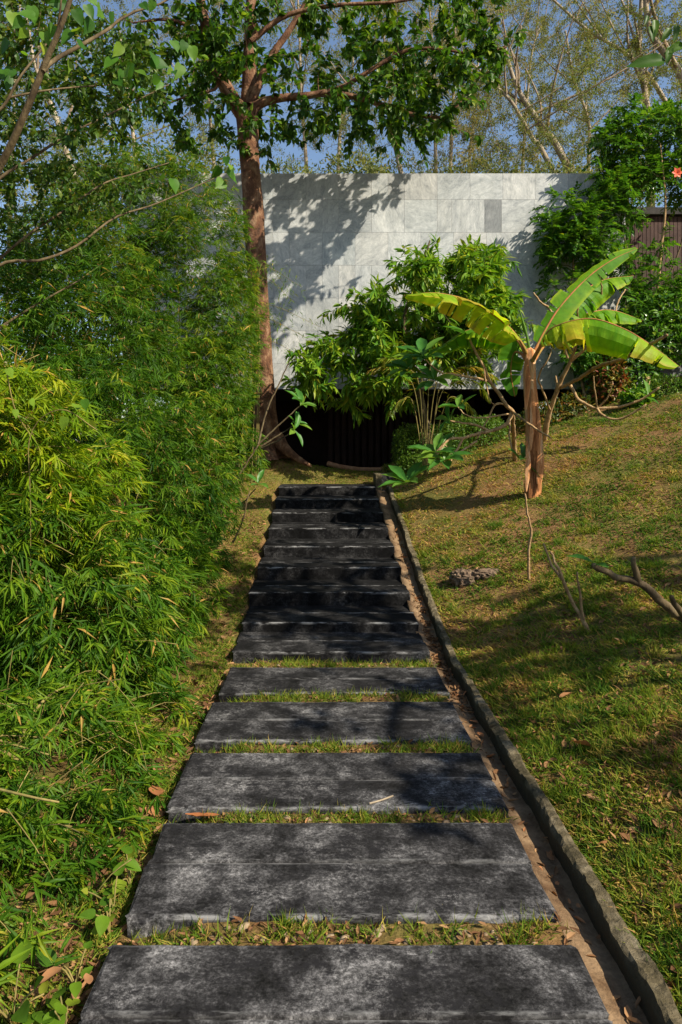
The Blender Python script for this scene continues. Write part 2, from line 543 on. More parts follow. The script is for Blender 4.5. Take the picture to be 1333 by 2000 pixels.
def zp(y):
    return np.interp(y, [-60, 5.4, 6.1, 10.44, 11.1, 12.4, 14, 80], [-.075, -.075, .0, .90, .935, 1.15, 1.16, 1.2])


def H(x, y, trench=True):
    x = np.asarray(x, float); y = np.asarray(y, float)
    z = zp(y)
    r = np.clip(x - GX2, 0, None)
    z = z + np.where(x > GX2 - .01, .05, 0) + .3 * np.minimum(r, 6.5) + .04 * np.clip(r - 6.5, 0, 20)
    l = np.clip(-.75 - x, 0, None)
    z = z + .05 * np.minimum(l, 6)
    z = z + .30 * np.exp(-((x + .95) ** 2 / .55 + (y - 12.05) ** 2 / .5))
    bump = .03 * noise2(x, y, 1.7, 0) + .012 * noise2(x, y, 6, 1)
    z = z + .052 * ((x > XL - .02) & (x < XR + .02)) * np.clip((x + .62) / .2, 0, 1) * (y < 5.36)
    z = z - .13 * ((x > XL - .02) & (x < XR + .02)) * np.clip((y - 5.6) / .3, 0, 1) * (y < 11.02)
    off = np.clip((np.abs(x - .05) - .8) / .25, 0, 1)
    z = z + bump * (.25 + .75 * off)
    edge = np.where(x > 1.15, 12.75, 12.5)
    t = np.clip((y - edge) / .2, 0, 1) * np.clip((x + 5.2) / .4, 0, 1) * np.clip((5.9 - x) / .3, 0, 1)
    z = z * (1 - t) + .15 * t
    far = np.clip((y - 19) / 4, 0, 1)
    z = z * (1 - far) + 1.0 * far
    if trench:
        tr = (x > XR + .003) & (x < GX2 - .015) & (y < 10.8)
        z = np.where(tr, z - .32, z)
    return z


xs = np.unique(np.concatenate([np.linspace(-400, -40, 8), np.linspace(-40, -6, 18), np.linspace(-6, -2, 21), np.arange(-2, XR, .08),
                               [XR - .01, XR + .01, GX2 - .03, GX2 - .005], np.arange(GX2, 7.0, .09), np.linspace(7, 20, 14), np.linspace(20, 400, 12)]))
ys = np.unique(np.concatenate([np.linspace(-300, -10, 8), np.linspace(-10, 1, 12), np.arange(1, 13.2, .09), np.linspace(13.2, 30, 20), np.linspace(30, 900, 14)]))
GXm, GYm = np.meshgrid(xs, ys)
V = np.stack([GXm, GYm, H(GXm, GYm)], -1).reshape(-1, 3)
nx, ny = len(xs), len(ys)
i = (np.arange(ny - 1)[:, None] * nx + np.arange(nx - 1)[None]).ravel()
ground = mesh_obj('ground', V, np.stack([i, i + 1, i + nx + 1, i + nx], -1), M['soil'], smooth=True)
tag(ground, 'sloping garden ground of brown soil under the lawn and plants', 'ground', kind='structure')


# ------------------------------------------------------------------ path of slabs and steps
path = thing('path', (0.06, 6.0, 0), 'garden path of black concrete slabs climbing in steps to the building', 'path', kind='structure')


def slab(y0, depth, ztop, thick, xl, xr, k):
    r = np.random.default_rng(100 + k)
    c, g = .010, .013
    m = depth * (.5 + r.uniform(-.03, .03))
    prof = [(0, -thick), (0, -c * 2.2), (0, -c), (c * .4, -c * .35), (c, 0), (c * 2.2, 0), (m - g * 1.8, 0), (m - g, 0), (m - g * .5, -.015), (m + g * .5, -.015), (m + g, 0), (m + g * 1.8, 0),
            (depth - c * 2, 0), (depth - c, 0), (depth - c * .4, -c * .35), (depth, -c), (depth, -thick)]
    nX = 44
    X = np.linspace(xl, xr, nX)
    X[1] = xl + .012; X[-2] = xr - .012
    Vs = []
    for xi, x in enumerate(X):
        chip = np.cumsum(r.normal(0, .0004, 2))
        e = .0028 * noise2(x * 9 + k * 7, k, 1.0, 0) + .0016 * r.normal()
        e2 = .0028 * noise2(x * 9 + k * 5 + 20, k, 1.0, 1) + .0016 * r.normal()
        nick = .012 * (r.random() > .94)
        for pi, (py, pz) in enumerate(prof):
            yy, zz = y0 + py, ztop + pz
            if pi < 6: yy += e + (nick if pi in (2, 3, 4) else 0); zz -= (nick * .5 if pi in (3, 4) else 0)
            if pi >= 12: yy += e2
            if pz > -.02: zz += .0018 * noise2(x * 4 + k, yy * 6, 1.0, 2)
            xx = x
            if xi in (0, nX - 1): xx += .005 * r.normal(); zz -= .006 if pz > -.02 else 0
            Vs.append((xx, yy, zz))
    n = len(prof); Fs = []
    for a in range(nX - 1):
        for b in range(n - 1):
            Fs.append((a * n + b, (a + 1) * n + b, (a + 1) * n + b + 1, a * n + b + 1))
    Fs.append(tuple(range(n))); Fs.append(tuple(reversed(range((nX - 1) * n, nX * n))))
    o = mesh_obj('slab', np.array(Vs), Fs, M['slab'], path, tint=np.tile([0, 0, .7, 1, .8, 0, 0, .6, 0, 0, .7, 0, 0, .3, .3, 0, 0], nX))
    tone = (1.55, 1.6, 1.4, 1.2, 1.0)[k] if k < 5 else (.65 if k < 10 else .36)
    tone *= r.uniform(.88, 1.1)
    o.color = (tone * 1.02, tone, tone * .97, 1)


SL = [(1.73, .622, 0, .1), (2.484, .616, 0, .1), (3.217, .576, 0, .1), (3.942, .588, 0, .1), (4.686, .53, 0, .1), (5.52, .60, .02, .1)]
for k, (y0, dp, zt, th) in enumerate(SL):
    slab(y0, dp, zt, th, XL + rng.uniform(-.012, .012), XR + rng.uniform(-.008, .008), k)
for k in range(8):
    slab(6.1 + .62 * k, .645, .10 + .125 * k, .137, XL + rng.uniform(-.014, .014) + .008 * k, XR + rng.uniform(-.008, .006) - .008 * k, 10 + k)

# pebbles in the gaps
def pebble_mesh(k):
    r = np.random.default_rng(k)
    import bmesh
    bm = bmesh.new()
    bmesh.ops.create_icosphere(bm, subdivisions=1, radius=.5)
    for v in bm.verts:
        v.co *= 1 + r.uniform(-.18, .18); v.co.z *= .42
    me = bpy.data.meshes.new('pebble'); bm.to_mesh(me); bm.free()
    me.polygons.foreach_set("use_smooth", np.ones(len(me.polygons), bool))
    me.materials.append(M['stone'])
    return me


pebs = [pebble_mesh(k) for k in range(4)]
gaps = [(SL[i][0] + SL[i][1], SL[i + 1][0]) for i in range(5)]
for gi, (a, b) in enumerate(gaps):
    for q in range((38, 24, 16, 14, 24)[gi]):
        x = rng.uniform(-.45, .7); y = rng.uniform(a + .01, b - .02)
        s = rng.uniform(.02, .055)
        o = link('pebble', pebs[q % 4], path, np.array([x, y, float(H(x, y)) + s * .02]) - wloc(path))
        o.scale = (s, s * rng.uniform(.6, 1), s); o.rotation_euler = (0, 0, rng.uniform(0, 6.28))

# ------------------------------------------------------------------ gutter beside the path
gut = thing('drain_gutter', (.95, 5, -.1), 'cement drain gutter with a mossy kerb running beside the path', 'gutter')
gy = np.arange(.3, 10.75, .06)


def gz(y):
    return np.interp(y, [0, 5.4, 6.1, 10.44, 11], [0, 0, .06, .93, .97])


jl = .006 * noise2(gy * 3, 0, 1, 0); jr = .010 * noise2(gy * 2.3, 4, 1, 1) + .004 * rng.normal(size=len(gy))
z0 = gz(gy)
prof = [(XR - .03, -.2), (XR - .03, -.035), (XR + .03, -.046), (GX1 - .06, -.062), (GX1 - .02, -.068), (GX1 + .004, -.055)]
Vs = np.array([[(px + (jl[i] if b > 1 else 0), y, z0[i] + pz + .004 * noise2(px * 20, y * 5, 1, 2)) for b, (px, pz) in enumerate(prof)] for i, y in enumerate(gy)])
n = len(prof)
i = (np.arange(len(gy) - 1)[:, None] * n + np.arange(n - 1)[None]).ravel()
mesh_obj('channel', Vs.reshape(-1, 3), np.stack([i, i + 1, i + n + 1, i + n], -1), M['gutter'], gut, smooth=True)
# kerb cast in lengths
KN = np.convolve(np.random.default_rng(8).normal(size=900), np.ones(4) / 2, 'same')
kc = 0
ybreaks = [.3, 4.12, 7.65, 10.7]
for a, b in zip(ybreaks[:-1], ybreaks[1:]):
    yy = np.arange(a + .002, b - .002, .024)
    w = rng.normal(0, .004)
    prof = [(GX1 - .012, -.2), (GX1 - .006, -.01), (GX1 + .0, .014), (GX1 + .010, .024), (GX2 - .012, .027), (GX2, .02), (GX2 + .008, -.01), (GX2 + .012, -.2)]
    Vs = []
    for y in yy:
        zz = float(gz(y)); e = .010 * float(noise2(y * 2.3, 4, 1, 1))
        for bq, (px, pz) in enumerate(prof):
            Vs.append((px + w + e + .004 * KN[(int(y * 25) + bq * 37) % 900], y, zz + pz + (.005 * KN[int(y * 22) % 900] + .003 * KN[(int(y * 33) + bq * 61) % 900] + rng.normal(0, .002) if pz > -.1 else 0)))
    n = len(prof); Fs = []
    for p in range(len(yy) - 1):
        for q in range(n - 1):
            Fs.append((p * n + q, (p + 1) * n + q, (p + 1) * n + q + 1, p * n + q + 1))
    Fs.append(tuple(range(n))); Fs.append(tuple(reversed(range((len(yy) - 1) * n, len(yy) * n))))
    o = mesh_obj('kerb', np.array(Vs), Fs, M['kerb'], gut, tint=np.tile([1, .9, .35, 0, 0, 0, .2, .6], len(yy)))  # inner face coloured darker: painted shade together with mossy stain

# drain box where the gutter begins
dbx = thing('drain_box', (1.0, 11.0, .85), 'low dark concrete drain box at the top end of the gutter', 'drain')
box('side_wall', .80, .90, 10.78, 11.3, .75, 1.14, M['kerb'], dbx, .008)
box('side_wall', 1.32, 1.42, 10.78, 11.3, .75, 1.12, M['kerb'], dbx, .008)
box('back_wall', .903, 1.317, 11.2, 11.3, .75, 1.13, M['dark_concrete'], dbx, .008)
box('base', .903, 1.317, 10.79, 11.197, .72, .9, M['dark_concrete'], dbx)

# ------------------------------------------------------------------ building
bld = thing('building', (1.0, 16.0, .15), 'building with a grey marble clad upper wall floating over a dark recess', 'building')
WX0, WX1, WY, WZ0, WZ1 = -3.6, 5.54, 13.1, 2.586, 6.53
wall = box('wall', WX0 + .01, WX1 - .01, WY + .035, WY + .4, WZ0 + .012, WZ1 - .012, M['grey_concrete'], bld)
box('roof', WX0, WX1, WY + .403, 20, WZ1 - .3, WZ1 - .05, M['grey_concrete'], bld)
box('soffit', WX0, WX1, WY + .403, 20, WZ0 + .02, WZ0 + .2, M['dark_concrete'], bld)
box('side_wall', WX1 - .25, WX1 - .012, WY + .403, 20, WZ0 + .202, WZ1 - .303, M['grey_concrete'], bld)
box('side_wall', WX0 + .012, WX0 + .25, WY + .403, 20, WZ0 + .202, WZ1 - .303, M['grey_concrete'], bld)
rows = [WZ1, WZ1 - .48]
while rows[-1] - .6 > WZ0 + .2: rows.append(rows[-1] - .6)
rows.append(WZ0)
r = np.random.default_rng(5)
tile_me = {}
for ri in range(len(rows) - 1):
    zt, zb = rows[ri], rows[ri + 1]
    cuts = [WX0]
    while cuts[-1] < WX1 - .32:
        w = r.choice([.3, .6, .6, .6, .9 if False else .6, .3])
        cuts.append(cuts[-1] + w)
    cuts[-1] = WX1
    if ri == 1:
        cuts = [c for c in cuts if c < 2.4 or c > 3.8] + [2.366, 2.966, 3.275, 3.875]
        cuts.sort()
    cuts = [c for i_, c in enumerate(cuts) if i_ in (0, len(cuts) - 1) or min(abs(c - q) for q in (WX0, WX1)) > .08]
    if ri == 1: cuts = [c for c in cuts if c in (2.366, 2.966, 3.275, 3.875) or abs(c - 3.875) > .1 and abs(c - 2.366) > .1]
    for ca, cb in zip(cuts[:-1], cuts[1:]):
        j = .0018
        w, h = cb - ca - 2 * j, zt - zb - 2 * j
        key = (round(w, 3), round(h, 3))
        if key not in tile_me:
            Vb, Fb = boxv(-w / 2, w / 2, 0, .03, -h / 2, h / 2)
            tile_me[key] = raw_mesh('tile', Vb, Fb, M['marble'])
        o = link('tile', tile_me[key], wall, np.array([(ca + cb) / 2, WY + r.uniform(-.0012, .0012), (zt + zb) / 2]) - wloc(wall))
        tone = r.normal(1.0, .045)
        if r.random() < .06: tone *= .86
        warm = r.uniform(-.015, .015)
        if ri == 1 and abs(ca - 2.966) < .01: tone = .5; warm = -.02
        o.color = (tone * (1 + warm), tone, tone * (1 - warm), 1)
# recess under the wall
box('recess_floor', WX0, 5.4, 12.9, 20, .16, .24, M['dark_concrete'], bld)
box('recess_wall', WX0 + .26, 5.2, 17.4, 17.6, .243, WZ0 + .018, M['slat_dark'], bld)
Vb, Fb = boxv(-.045, .045, -.02, .02, 0, WZ0 - .26)
sl_me = raw_mesh('slat', Vb, Fb, M['slat_dark'])
scr = box('slat_screen', .1, 3.2, 14.9, 14.96, .243, .34, M['slat_dark'], bld)
for q in range(22):
    link('slat', sl_me, scr, np.array([.17 + q * .14, 14.93, .26]) - wloc(scr))
for x in (-2.6, 4.6):
    box('column', x - .12, x + .12, 13.9, 14.14, .243, WZ0 + .018, M['dark_concrete'], bld)

# brown slatted volume at the right of the marble wall
ann = thing('timber_annex', (7.5, 15.5, 1.0), 'brown vertical timber slat wall with a black cap beside the marble wall', 'building')
aw = box('wall', 5.62, 10.5, 14.62, 16, 1.0, 6.22, M['slat_dark'], ann)
box('cap', 5.6, 10.6, 14.48, 16.1, 6.223, 6.36, M['dark_concrete'], ann)
Vb, Fb = boxv(-.034, .034, 0, .04, 0, 3.4)
sl2 = raw_mesh('slat', Vb, Fb, M['slat'])
for q in range(30):
    link('slat', sl2, aw, np.array([5.68 + q * .079, 14.575, 2.8]) - wloc(aw))
gw = box('garden_wall', 4.75, 9.5, 12.82, 13.0, 1.4, 3.25, M['grey_concrete'], None, .01)
tag(gw, 'low plain grey concrete wall behind the shrubs at the lawn top', 'wall')

ed = mesh_obj('garden_edging', *tubes_data([(smooth_line(PP([(640, 905, 12.45), (665, 912, 12.4), (700, 917, 12.35), (735, 918, 12.3), (775, 917, 12.2)]), 16), .045)], 8), M['edging'], smooth=True,
              origin=P(700, 917, 12.35))
tag(ed, 'thin curved terracotta edging where the grass ends before the dark recess', 'edging')


# ------------------------------------------------------------------ growing woody plants
def grow(limbs, targets, r, twig=.006, k_r=.010, bend=.12, droop=0.0, trunk=None, wander=.35):
    """limbs: list of (pts, radii). targets (n,3). returns polylines incl. twigs, list of twig polylines"""
    polys = [(p, rr) for p, rr in limbs]
    npos = np.concatenate([p for p, _ in limbs]); nrad = np.concatenate([np.broadcast_to(rr, (len(p),)) for p, rr in limbs])
    d0 = np.array([np.min(np.linalg.norm(npos - t, axis=1)) for t in targets])
    twigs = []
    for t in targets[np.argsort(d0)]:
        d = np.linalg.norm(npos - t, axis=1)
        cost = d + .25 * np.clip(npos[:, 2] - t[2], 0, None)
        j = int(np.argmin(cost)); a = npos[j]; L = d[j]
        if L < .03: continue
        n = max(4, int(L / .14))
        s = np.linspace(0, 1, n)[:, None]
        side = unit(r.normal(size=3)) * bend * L
        pts = a + (t - a) * s + side * (4 * s * (1 - s)) * r.uniform(.3, 1) + np.array([0, 0, 1.0]) * (L * .12 * np.sin(math.pi * s)) - np.array([0, 0, droop * L]) * s ** 3
        pts[1:-1] += r.normal(size=(n - 2, 3)) * .02 * L * wander
        r0 = min(nrad[j] * .75, twig + k_r * L)
        rad = np.linspace(r0, twig * .6, n)
        polys.append((pts, rad)); twigs.append(pts)
        npos = np.vstack([npos, pts[1:]]); nrad = np.concatenate([nrad, rad[1:]])
    return polys, twigs


def twig_leaves(twigs, per, r, span=.5, droop=.4, spread=1.0, jitter=.02):
    pos, d, up = [], [], []
    for tw in twigs:
        n = len(tw)
        L = np.linalg.norm(tw[-1] - tw[0])
        m = max(2, int(r.poisson(per)))
        u = 1 - (r.random(m) ** 1.3) * min(1, span / max(L, .05))
        f = u * (n - 1); i = np.minimum(f.astype(int), n - 2); w = (f - i)[:, None]
        p = tw[i] * (1 - w) + tw[i + 1] * w
        t = unit(tw[i + 1] - tw[i])
        rv = unit(r.normal(size=(m, 3)))
        rv = unit(rv - t * (rv * t).sum(1, keepdims=True))
        pos.append(p + r.normal(size=(m, 3)) * jitter); d.append(unit(t * .6 + rv * spread + np.array([0, 0, -droop])))
        up.append(unit(np.array([0, 0, 1.0]) + r.normal(size=(m, 3)) * .45))
    return np.concatenate(pos), np.concatenate(d), np.concatenate(up)


def in_poly(px, py, poly):
    poly = np.asarray(poly, float); c = np.zeros(len(px), bool)
    x0, y0 = poly[-1]
    for x1, y1 in poly:
        hit = ((y1 > py) != (y0 > py)) & (px < (x0 - x1) * (py - y1) / (y0 - y1 + 1e-9) + x1)
        c ^= hit; x0, y0 = x1, y1
    return c


def px_targets(poly, n, d0, d1, r):
    poly = np.asarray(poly, float)
    out = []
    while len(out) < n:
        x = r.uniform(poly[:, 0].min(), poly[:, 0].max(), 4 * n); y = r.uniform(poly[:, 1].min(), poly[:, 1].max(), 4 * n)
        k = in_poly(x, y, poly)
        dd = r.uniform(d0, d1, 4 * n)
        out += [P(a, b, c) for a, b, c in zip(x[k], y[k], dd[k])]
    return np.array(out[:n])


def limb(pix, d, r0, r1, seg=.15, curve=1.0):
    pts = smooth_line(PP(pix, d), seg=seg)
    s = np.linspace(0, 1, len(pts)) ** curve
    return pts, r0 + (r1 - r0) * s


# ---- main tree by the recess
r = np.random.default_rng(21)
TB = P(525, 890, 12.0); TB[2] = float(H(TB[0], TB[1])) - .05
tree = thing('broadleaf_tree', TB, 'tall tree with reddish bark and dark oval leaves beside the path top', 'tree', None)
trunk_pts = smooth_line(np.vstack([TB, PP([(522, 850), (517, 780), (506, 600), (496, 420), (487, 300), (482, 225)], 12.0)]), seg=.12)
tr_r = np.interp(np.linspace(0, 1, len(trunk_pts)), [0, .05, .1, .2, .5, .85, 1], [.42, .30, .235, .20, .17, .165, .19])
# root flare
V, Fc = tubes_data([(trunk_pts, tr_r)], 16)
ang = np.arctan2(V[:, 1] - TB[1], V[:, 0] - TB[0])
hgt = np.clip(1 - (V[:, 2] - TB[2]) / .7, 0, 1) ** 2
rad = V[:, :2] - TB[:2]
V[:, :2] += rad * (hgt * (.35 * np.sin(ang * 3 + .4) + .25 * np.sin(ang * 5 + 2)))[:, None]
V[:, :2] += unit(rad) * (.012 * noise2(ang * 2, V[:, 2] * 3, 1, 1))[:, None]
tk = mesh_obj('trunk', V, Fc, M['bark_red'], tree, smooth=True)
tubes('root', [(smooth_line(np.array([P(540, 850, 11.9), P(556, 872, 11.8), P(578, 890, 11.75), P(606, 906, 11.7)]) + [0, 0, -.03], 12), np.linspace(.13, .03, 12))], M['bark_red'], tree, 8)
limbs = [
    limb([(484, 235), (462, 205), (440, 168), (415, 110), (402, 50), (388, -20), (360, -180)], 11.95, .145, .06),
    limb([(484, 235), (487, 180), (488, 120), (490, 50), (494, -40), (520, -260)], 12.05, .15, .06),
    limb([(490, 205), (508, 160), (532, 108), (565, 60), (605, -5), (680, -140)], 11.8, .075, .035),
    limb([(488, 225), (508, 203), (545, 192), (600, 187), (650, 182), (720, 196), (800, 222), (865, 228), (905, 195)], 11.6, .085, .015),
    limb([(600, 187), (665, 172), (720, 140), (790, 100), (850, 95), (930, 105), (990, 92)], 11.3, .05, .012),
    limb([(412, 110), (380, 60), (330, 38), (260, 45)], 11.8, .05, .015),
    limb([(462, 205), (430, 160), (420, 175), (360, 190), (300, 215)], 11.7, .04, .012),
    limb([(490, 80), (560, 30), (660, 10), (760, 5), (860, -10)], 11.2, .05, .015),
    limb([(605, -5), (720, -100), (860, -180)], 10.8, .04, .015),
]
for pl in limbs[:4]: tubes('limb', [pl], M['bark_red'], tree, 12)
vis = [
    (px_targets([(215, 60), (400, 0), (480, 0), (480, 300), (420, 325), (330, 310), (230, 270), (200, 200)], 34, 10.6, 13.2, r)),
    (px_targets([(300, -20), (640, -20), (640, 60), (560, 120), (500, 150), (380, 90)], 14, 10.6, 13.0, r)),
    (px_targets([(500, 205), (640, 120), (760, 60), (900, 130), (905, 200), (830, 250), (700, 268), (600, 275), (510, 285)], 40, 10.6, 12.9, r)),
    (px_targets([(600, -20), (960, -20), (985, 60), (1010, 90), (960, 170), (850, 140), (700, 100), (600, 40)], 27, 10.4, 12.5, r)),
    (px_targets([(50, -520), (600, -560), (800, -300), (800, -20), (150, -20)], 34, 10.5, 14.5, r)),
    ]
tg = np.concatenate(vis)
tg = np.repeat(tg, 6, 0) + r.normal(size=(len(tg) * 6, 3)) * [.30, .30, .20]
polys, twigs = grow(limbs, tg, r, .006, .011)
tubes('branches', polys[4:], M['bark_red'], tree, 5)
pos, d, up = twig_leaves(twigs, 15, r, .55, .6)
n = len(pos)
foliage('foliage', OVATE, pos, d, up, r.uniform(.11, .17, n), r.uniform(.055, .085, n), r.beta(2, 2.6, n), M['tree_leaf'], tree, 300)


# ------------------------------------------------------------------ bamboo
def bamboo(label, lobes, base, dens, leafL, mat, seed, nparts=0, tint0=0.0, culms=14):
    r = np.random.default_rng(seed)
    b = np.array([base[0], base[1], float(H(base[0], base[1]))])
    root = thing('bamboo_clump', b, label, 'bamboo', 'bamboo clumps massed along the path')
    P_, N_ = [], []
    for (cx, cy, cz, ax, ay, az) in lobes:
        area = 4 * math.pi * (((ax * ay) ** 1.6 + (ax * az) ** 1.6 + (ay * az) ** 1.6) / 3) ** (1 / 1.6)
        n = int(area * dens)
        u = unit(r.normal(size=(n, 3)))
        rough = 1 + .16 * noise2(u[:, 0] * 3 + cx * 5, u[:, 2] * 3 + cy * 3, 1.3, 0) + .1 * noise2(u[:, 1] * 8, u[:, 2] * 8 + cx, 1.0, 1)
        f = (1.04 - .5 * r.random(n) ** 1.7) * rough
        p = np.array([cx, cy, cz]) + u * np.array([ax, ay, az]) * f[:, None]
        nn = unit(u / np.array([ax, ay, az]))
        view = unit(p - np.array([0, 0, CZ]))
        back = (nn * view).sum(1)
        k = (p[:, 2] > H(p[:, 0], p[:, 1], False) + .02) & (r.random(n) < np.where(back > .35, .3, 1)) & (p[:, 0] < -.70 - .02 * np.maximum(0, 6 - p[:, 1]))
        g3 = noise2(p[:, 0] * .8 + p[:, 1], p[:, 2] + p[:, 1] * .4, 4.3, 3)
        k &= r.random(n) < np.clip(.64 + .95 * g3, .10 if cy < 8 else .42, 1)
        P_.append(p[k]); N_.append(nn[k])
    p = np.concatenate(P_); nn = np.concatenate(N_); n = len(p)
    hz = unit(nn * np.array([1, 1, .35]) + r.normal(size=(n, 3)) * .45)
    axis = unit(hz + np.array([0, 0, -.25]) + r.normal(size=(n, 3)) * .25)
    K = 8
    s = unit(np.cross(axis, unit(np.array([0, 0, 1.0]) + r.normal(size=(n, 3)) * .35)))
    nrm = np.cross(s, axis)
    th = (np.linspace(-1.15, 1.15, K)[None] + r.normal(size=(n, K)) * .16)
    ld = axis[:, None] * np.cos(th)[..., None] + s[:, None] * np.sin(th)[..., None] + np.array([0, 0, -.28]) + r.normal(size=(n, K, 3)) * .13
    lp = p[:, None] + axis[:, None] * (r.uniform(-.5, .35, (n, K, 1)) * leafL * .8)
    up = nrm[:, None] + r.normal(size=(n, K, 3)) * .35
    keep = r.random((n, K)) < .86
    sc_ = (r.uniform(.6, 1.3, (n, 1)) + .25 * (r.random((n, 1)) < .12)) * r.uniform(.75, 1.15, (n, K))
    pt = .39 + tint0 + .14 * noise2(p[:, 0], p[:, 2] * 1.2 + p[:, 1], 2.2, 2) + r.normal(0, .17, n)
    ti = pt[:, None] + r.normal(0, .09, (n, K))
    ti = np.where(r.random((n, K)) < .025, 1.0, np.clip(ti, 0, .93))
    kk = keep.ravel()
    L = (leafL * sc_).ravel()[kk]
    foliage('foliage', LANCE, lp.reshape(-1, 3)[kk], ld.reshape(-1, 3)[kk], up.reshape(-1, 3)[kk], L, L * .115, ti.ravel()[kk], mat, root, nparts)
    # culms arch from the ground into the lobes, branchlets reach the sprays
    polys = []
    for q in range(culms):
        lb = lobes[q % len(lobes)]
        e = np.array(lb[:3]) + unit(r.normal(size=3)) * np.array(lb[3:]) * r.uniform(.5, .9)
        e[2] = max(e[2], b[2] + .3)
        a = b + np.array([r.normal() * .25, r.normal() * .25, 0]); a[2] = float(H(a[0], a[1])) - .03
        m = (a + e) / 2 + np.array([0, 0, .22 * np.linalg.norm(e - a)]); m[:2] = a[:2] * .62 + e[:2] * .38
        pts = smooth_line(np.array([a, m, e]), 14)
        polys.append((pts, np.linspace(.012, .004, 14)))
    tubes('culm', polys, M['culm'], root, 6)
    sel = r.choice(n, min(n, 260), replace=False)
    bl = []
    for q in sel:
        a = p[q] - axis[q] * r.uniform(.15, .4) - np.array([0, 0, r.uniform(-.05, .12)])
        bl.append((smooth_line(np.array([a, (a + p[q]) / 2 + np.array([0, 0, .02]), p[q]]), 5), np.linspace(.0028, .0012, 5)))
    tubes('branchlets', bl, M['culm'], root, 4)["kind"] = 'stuff'
    return root


bamboo('low dark green bamboo sprawling over the ground beside the nearest slabs',
       [(-1.55, 2.75, .0, .60, .6, .26), (-1.45, 3.5, .10, .55, .6, .30), (-2.1, 3.2, .15, .6, .8, .38), (-1.2, 2.2, -.05, .42, .4, .16), (-1.05, 3.1, -.06, .32, .7, .17), (-1.1, 4.2, -.05, .3, .6, .2)], (-1.8, 3.1), 560, .105, M['bamboo'], 31, 300, .06, 8)
bamboo('drooping bamboo clump with long leaves reaching towards the middle slabs',
       [(-1.72, 4.5, .55, .72, .7, .72), (-1.40, 5.1, .35, .50, .55, .5), (-2.3, 4.2, .8, .7, .7, .7)], (-1.95, 4.8), 500, .125, M['bamboo'], 32, 300, .02)
bamboo('yellow green sunlit bamboo clump, the most golden of the bamboo mass',
       [(-2.25, 4.5, 1.55, .80, .7, .72), (-1.9, 4.9, 1.25, .6, .55, .62)], (-2.3, 5.0), 500, .122, M['bamboo_lime'], 33, 300, .0)
bamboo('dense bamboo clump spilling over the left ends of the steps',
       [(-1.95, 6.5, 1.15, .95, .9, 1.2), (-1.45, 7.4, 1.0, .52, .7, 1.0), (-1.35, 6.2, .45, .45, .6, .5)], (-2.1, 7.0), 520, .11, M['bamboo'], 34, 120, -.03)
bamboo('tall fine leaved bamboo clump brushing the reddish tree trunk',
       [(-1.75, 9.5, 3.5, .92, .9, 1.75), (-1.65, 8.9, 1.9, .80, .8, 1.2), (-1.5, 10.5, 2.9, .5, .6, 1.3)], (-2.0, 9.4), 560, .105, M['bamboo'], 35, 0, .04)
bamboo('high feathery bamboo crown rising left of the reddish tree below its leaves',
       [(-2.6, 9.6, 4.5, .85, .8, 1.1), (-2.9, 8.6, 3.4, .9, .8, 1.2)], (-2.9, 9.6), 440, .105, M['bamboo'], 36, 0, .02)
bamboo('shaded deep green bamboo clump behind the golden one',
       [(-3.1, 6.6, 2.3, 1.1, .9, 1.2), (-2.4, 7.4, 2.7, .9, .8, 1.1), (-2.9, 5.6, 1.6, .8, .7, .9)], (-3.0, 6.8), 420, .11, M['bamboo'], 37, 0, -.10)

# wispy bamboo stems in front of the marble wall
r = np.random.default_rng(77)
sproot = thing('bamboo_shoot', np.array([-1.0, 11.2, float(H(-1.0, 11.2))]), 'thin arching bamboo shoots reaching across the marble wall', 'bamboo')
polys, pos, d, up = [], [], [], []
for tip in [(575, 590), (630, 640), (610, 665), (560, 560), (600, 700), (590, 560), (545, 640)]:
    e = P(tip[0], tip[1], 11.2 + r.uniform(-.3, .3)); a = np.array([-1.2 + r.normal() * .1, 11.1, float(H(-1.2, 11.1))])
    m = np.array([-.95, 11.15, e[2] + .3])
    pts = smooth_line(np.array([a, m * .5 + a * .5 + [0, 0, .4], m, e]), 26); polys.append((pts, np.linspace(.01, .002, 26)))
    for q in range(90):
        i = int(r.integers(14, 26)); p = pts[i] + r.normal(size=3) * .07
        pos.append(p); d.append(unit(pts[i] - pts[i - 1] + r.normal(size=3) * .6 + [0, 0, -.4])); up.append(unit([0, 0, 1] + r.normal(size=3) * .5))
tubes('culm', polys, M['culm'], sproot, 5)
n = len(pos)
foliage('foliage', LANCE, np.array(pos), np.array(d), np.array(up), r.uniform(.07, .12, n), r.uniform(.010, .015, n), r.normal(.55, .15, n), M['bamboo'], sproot)

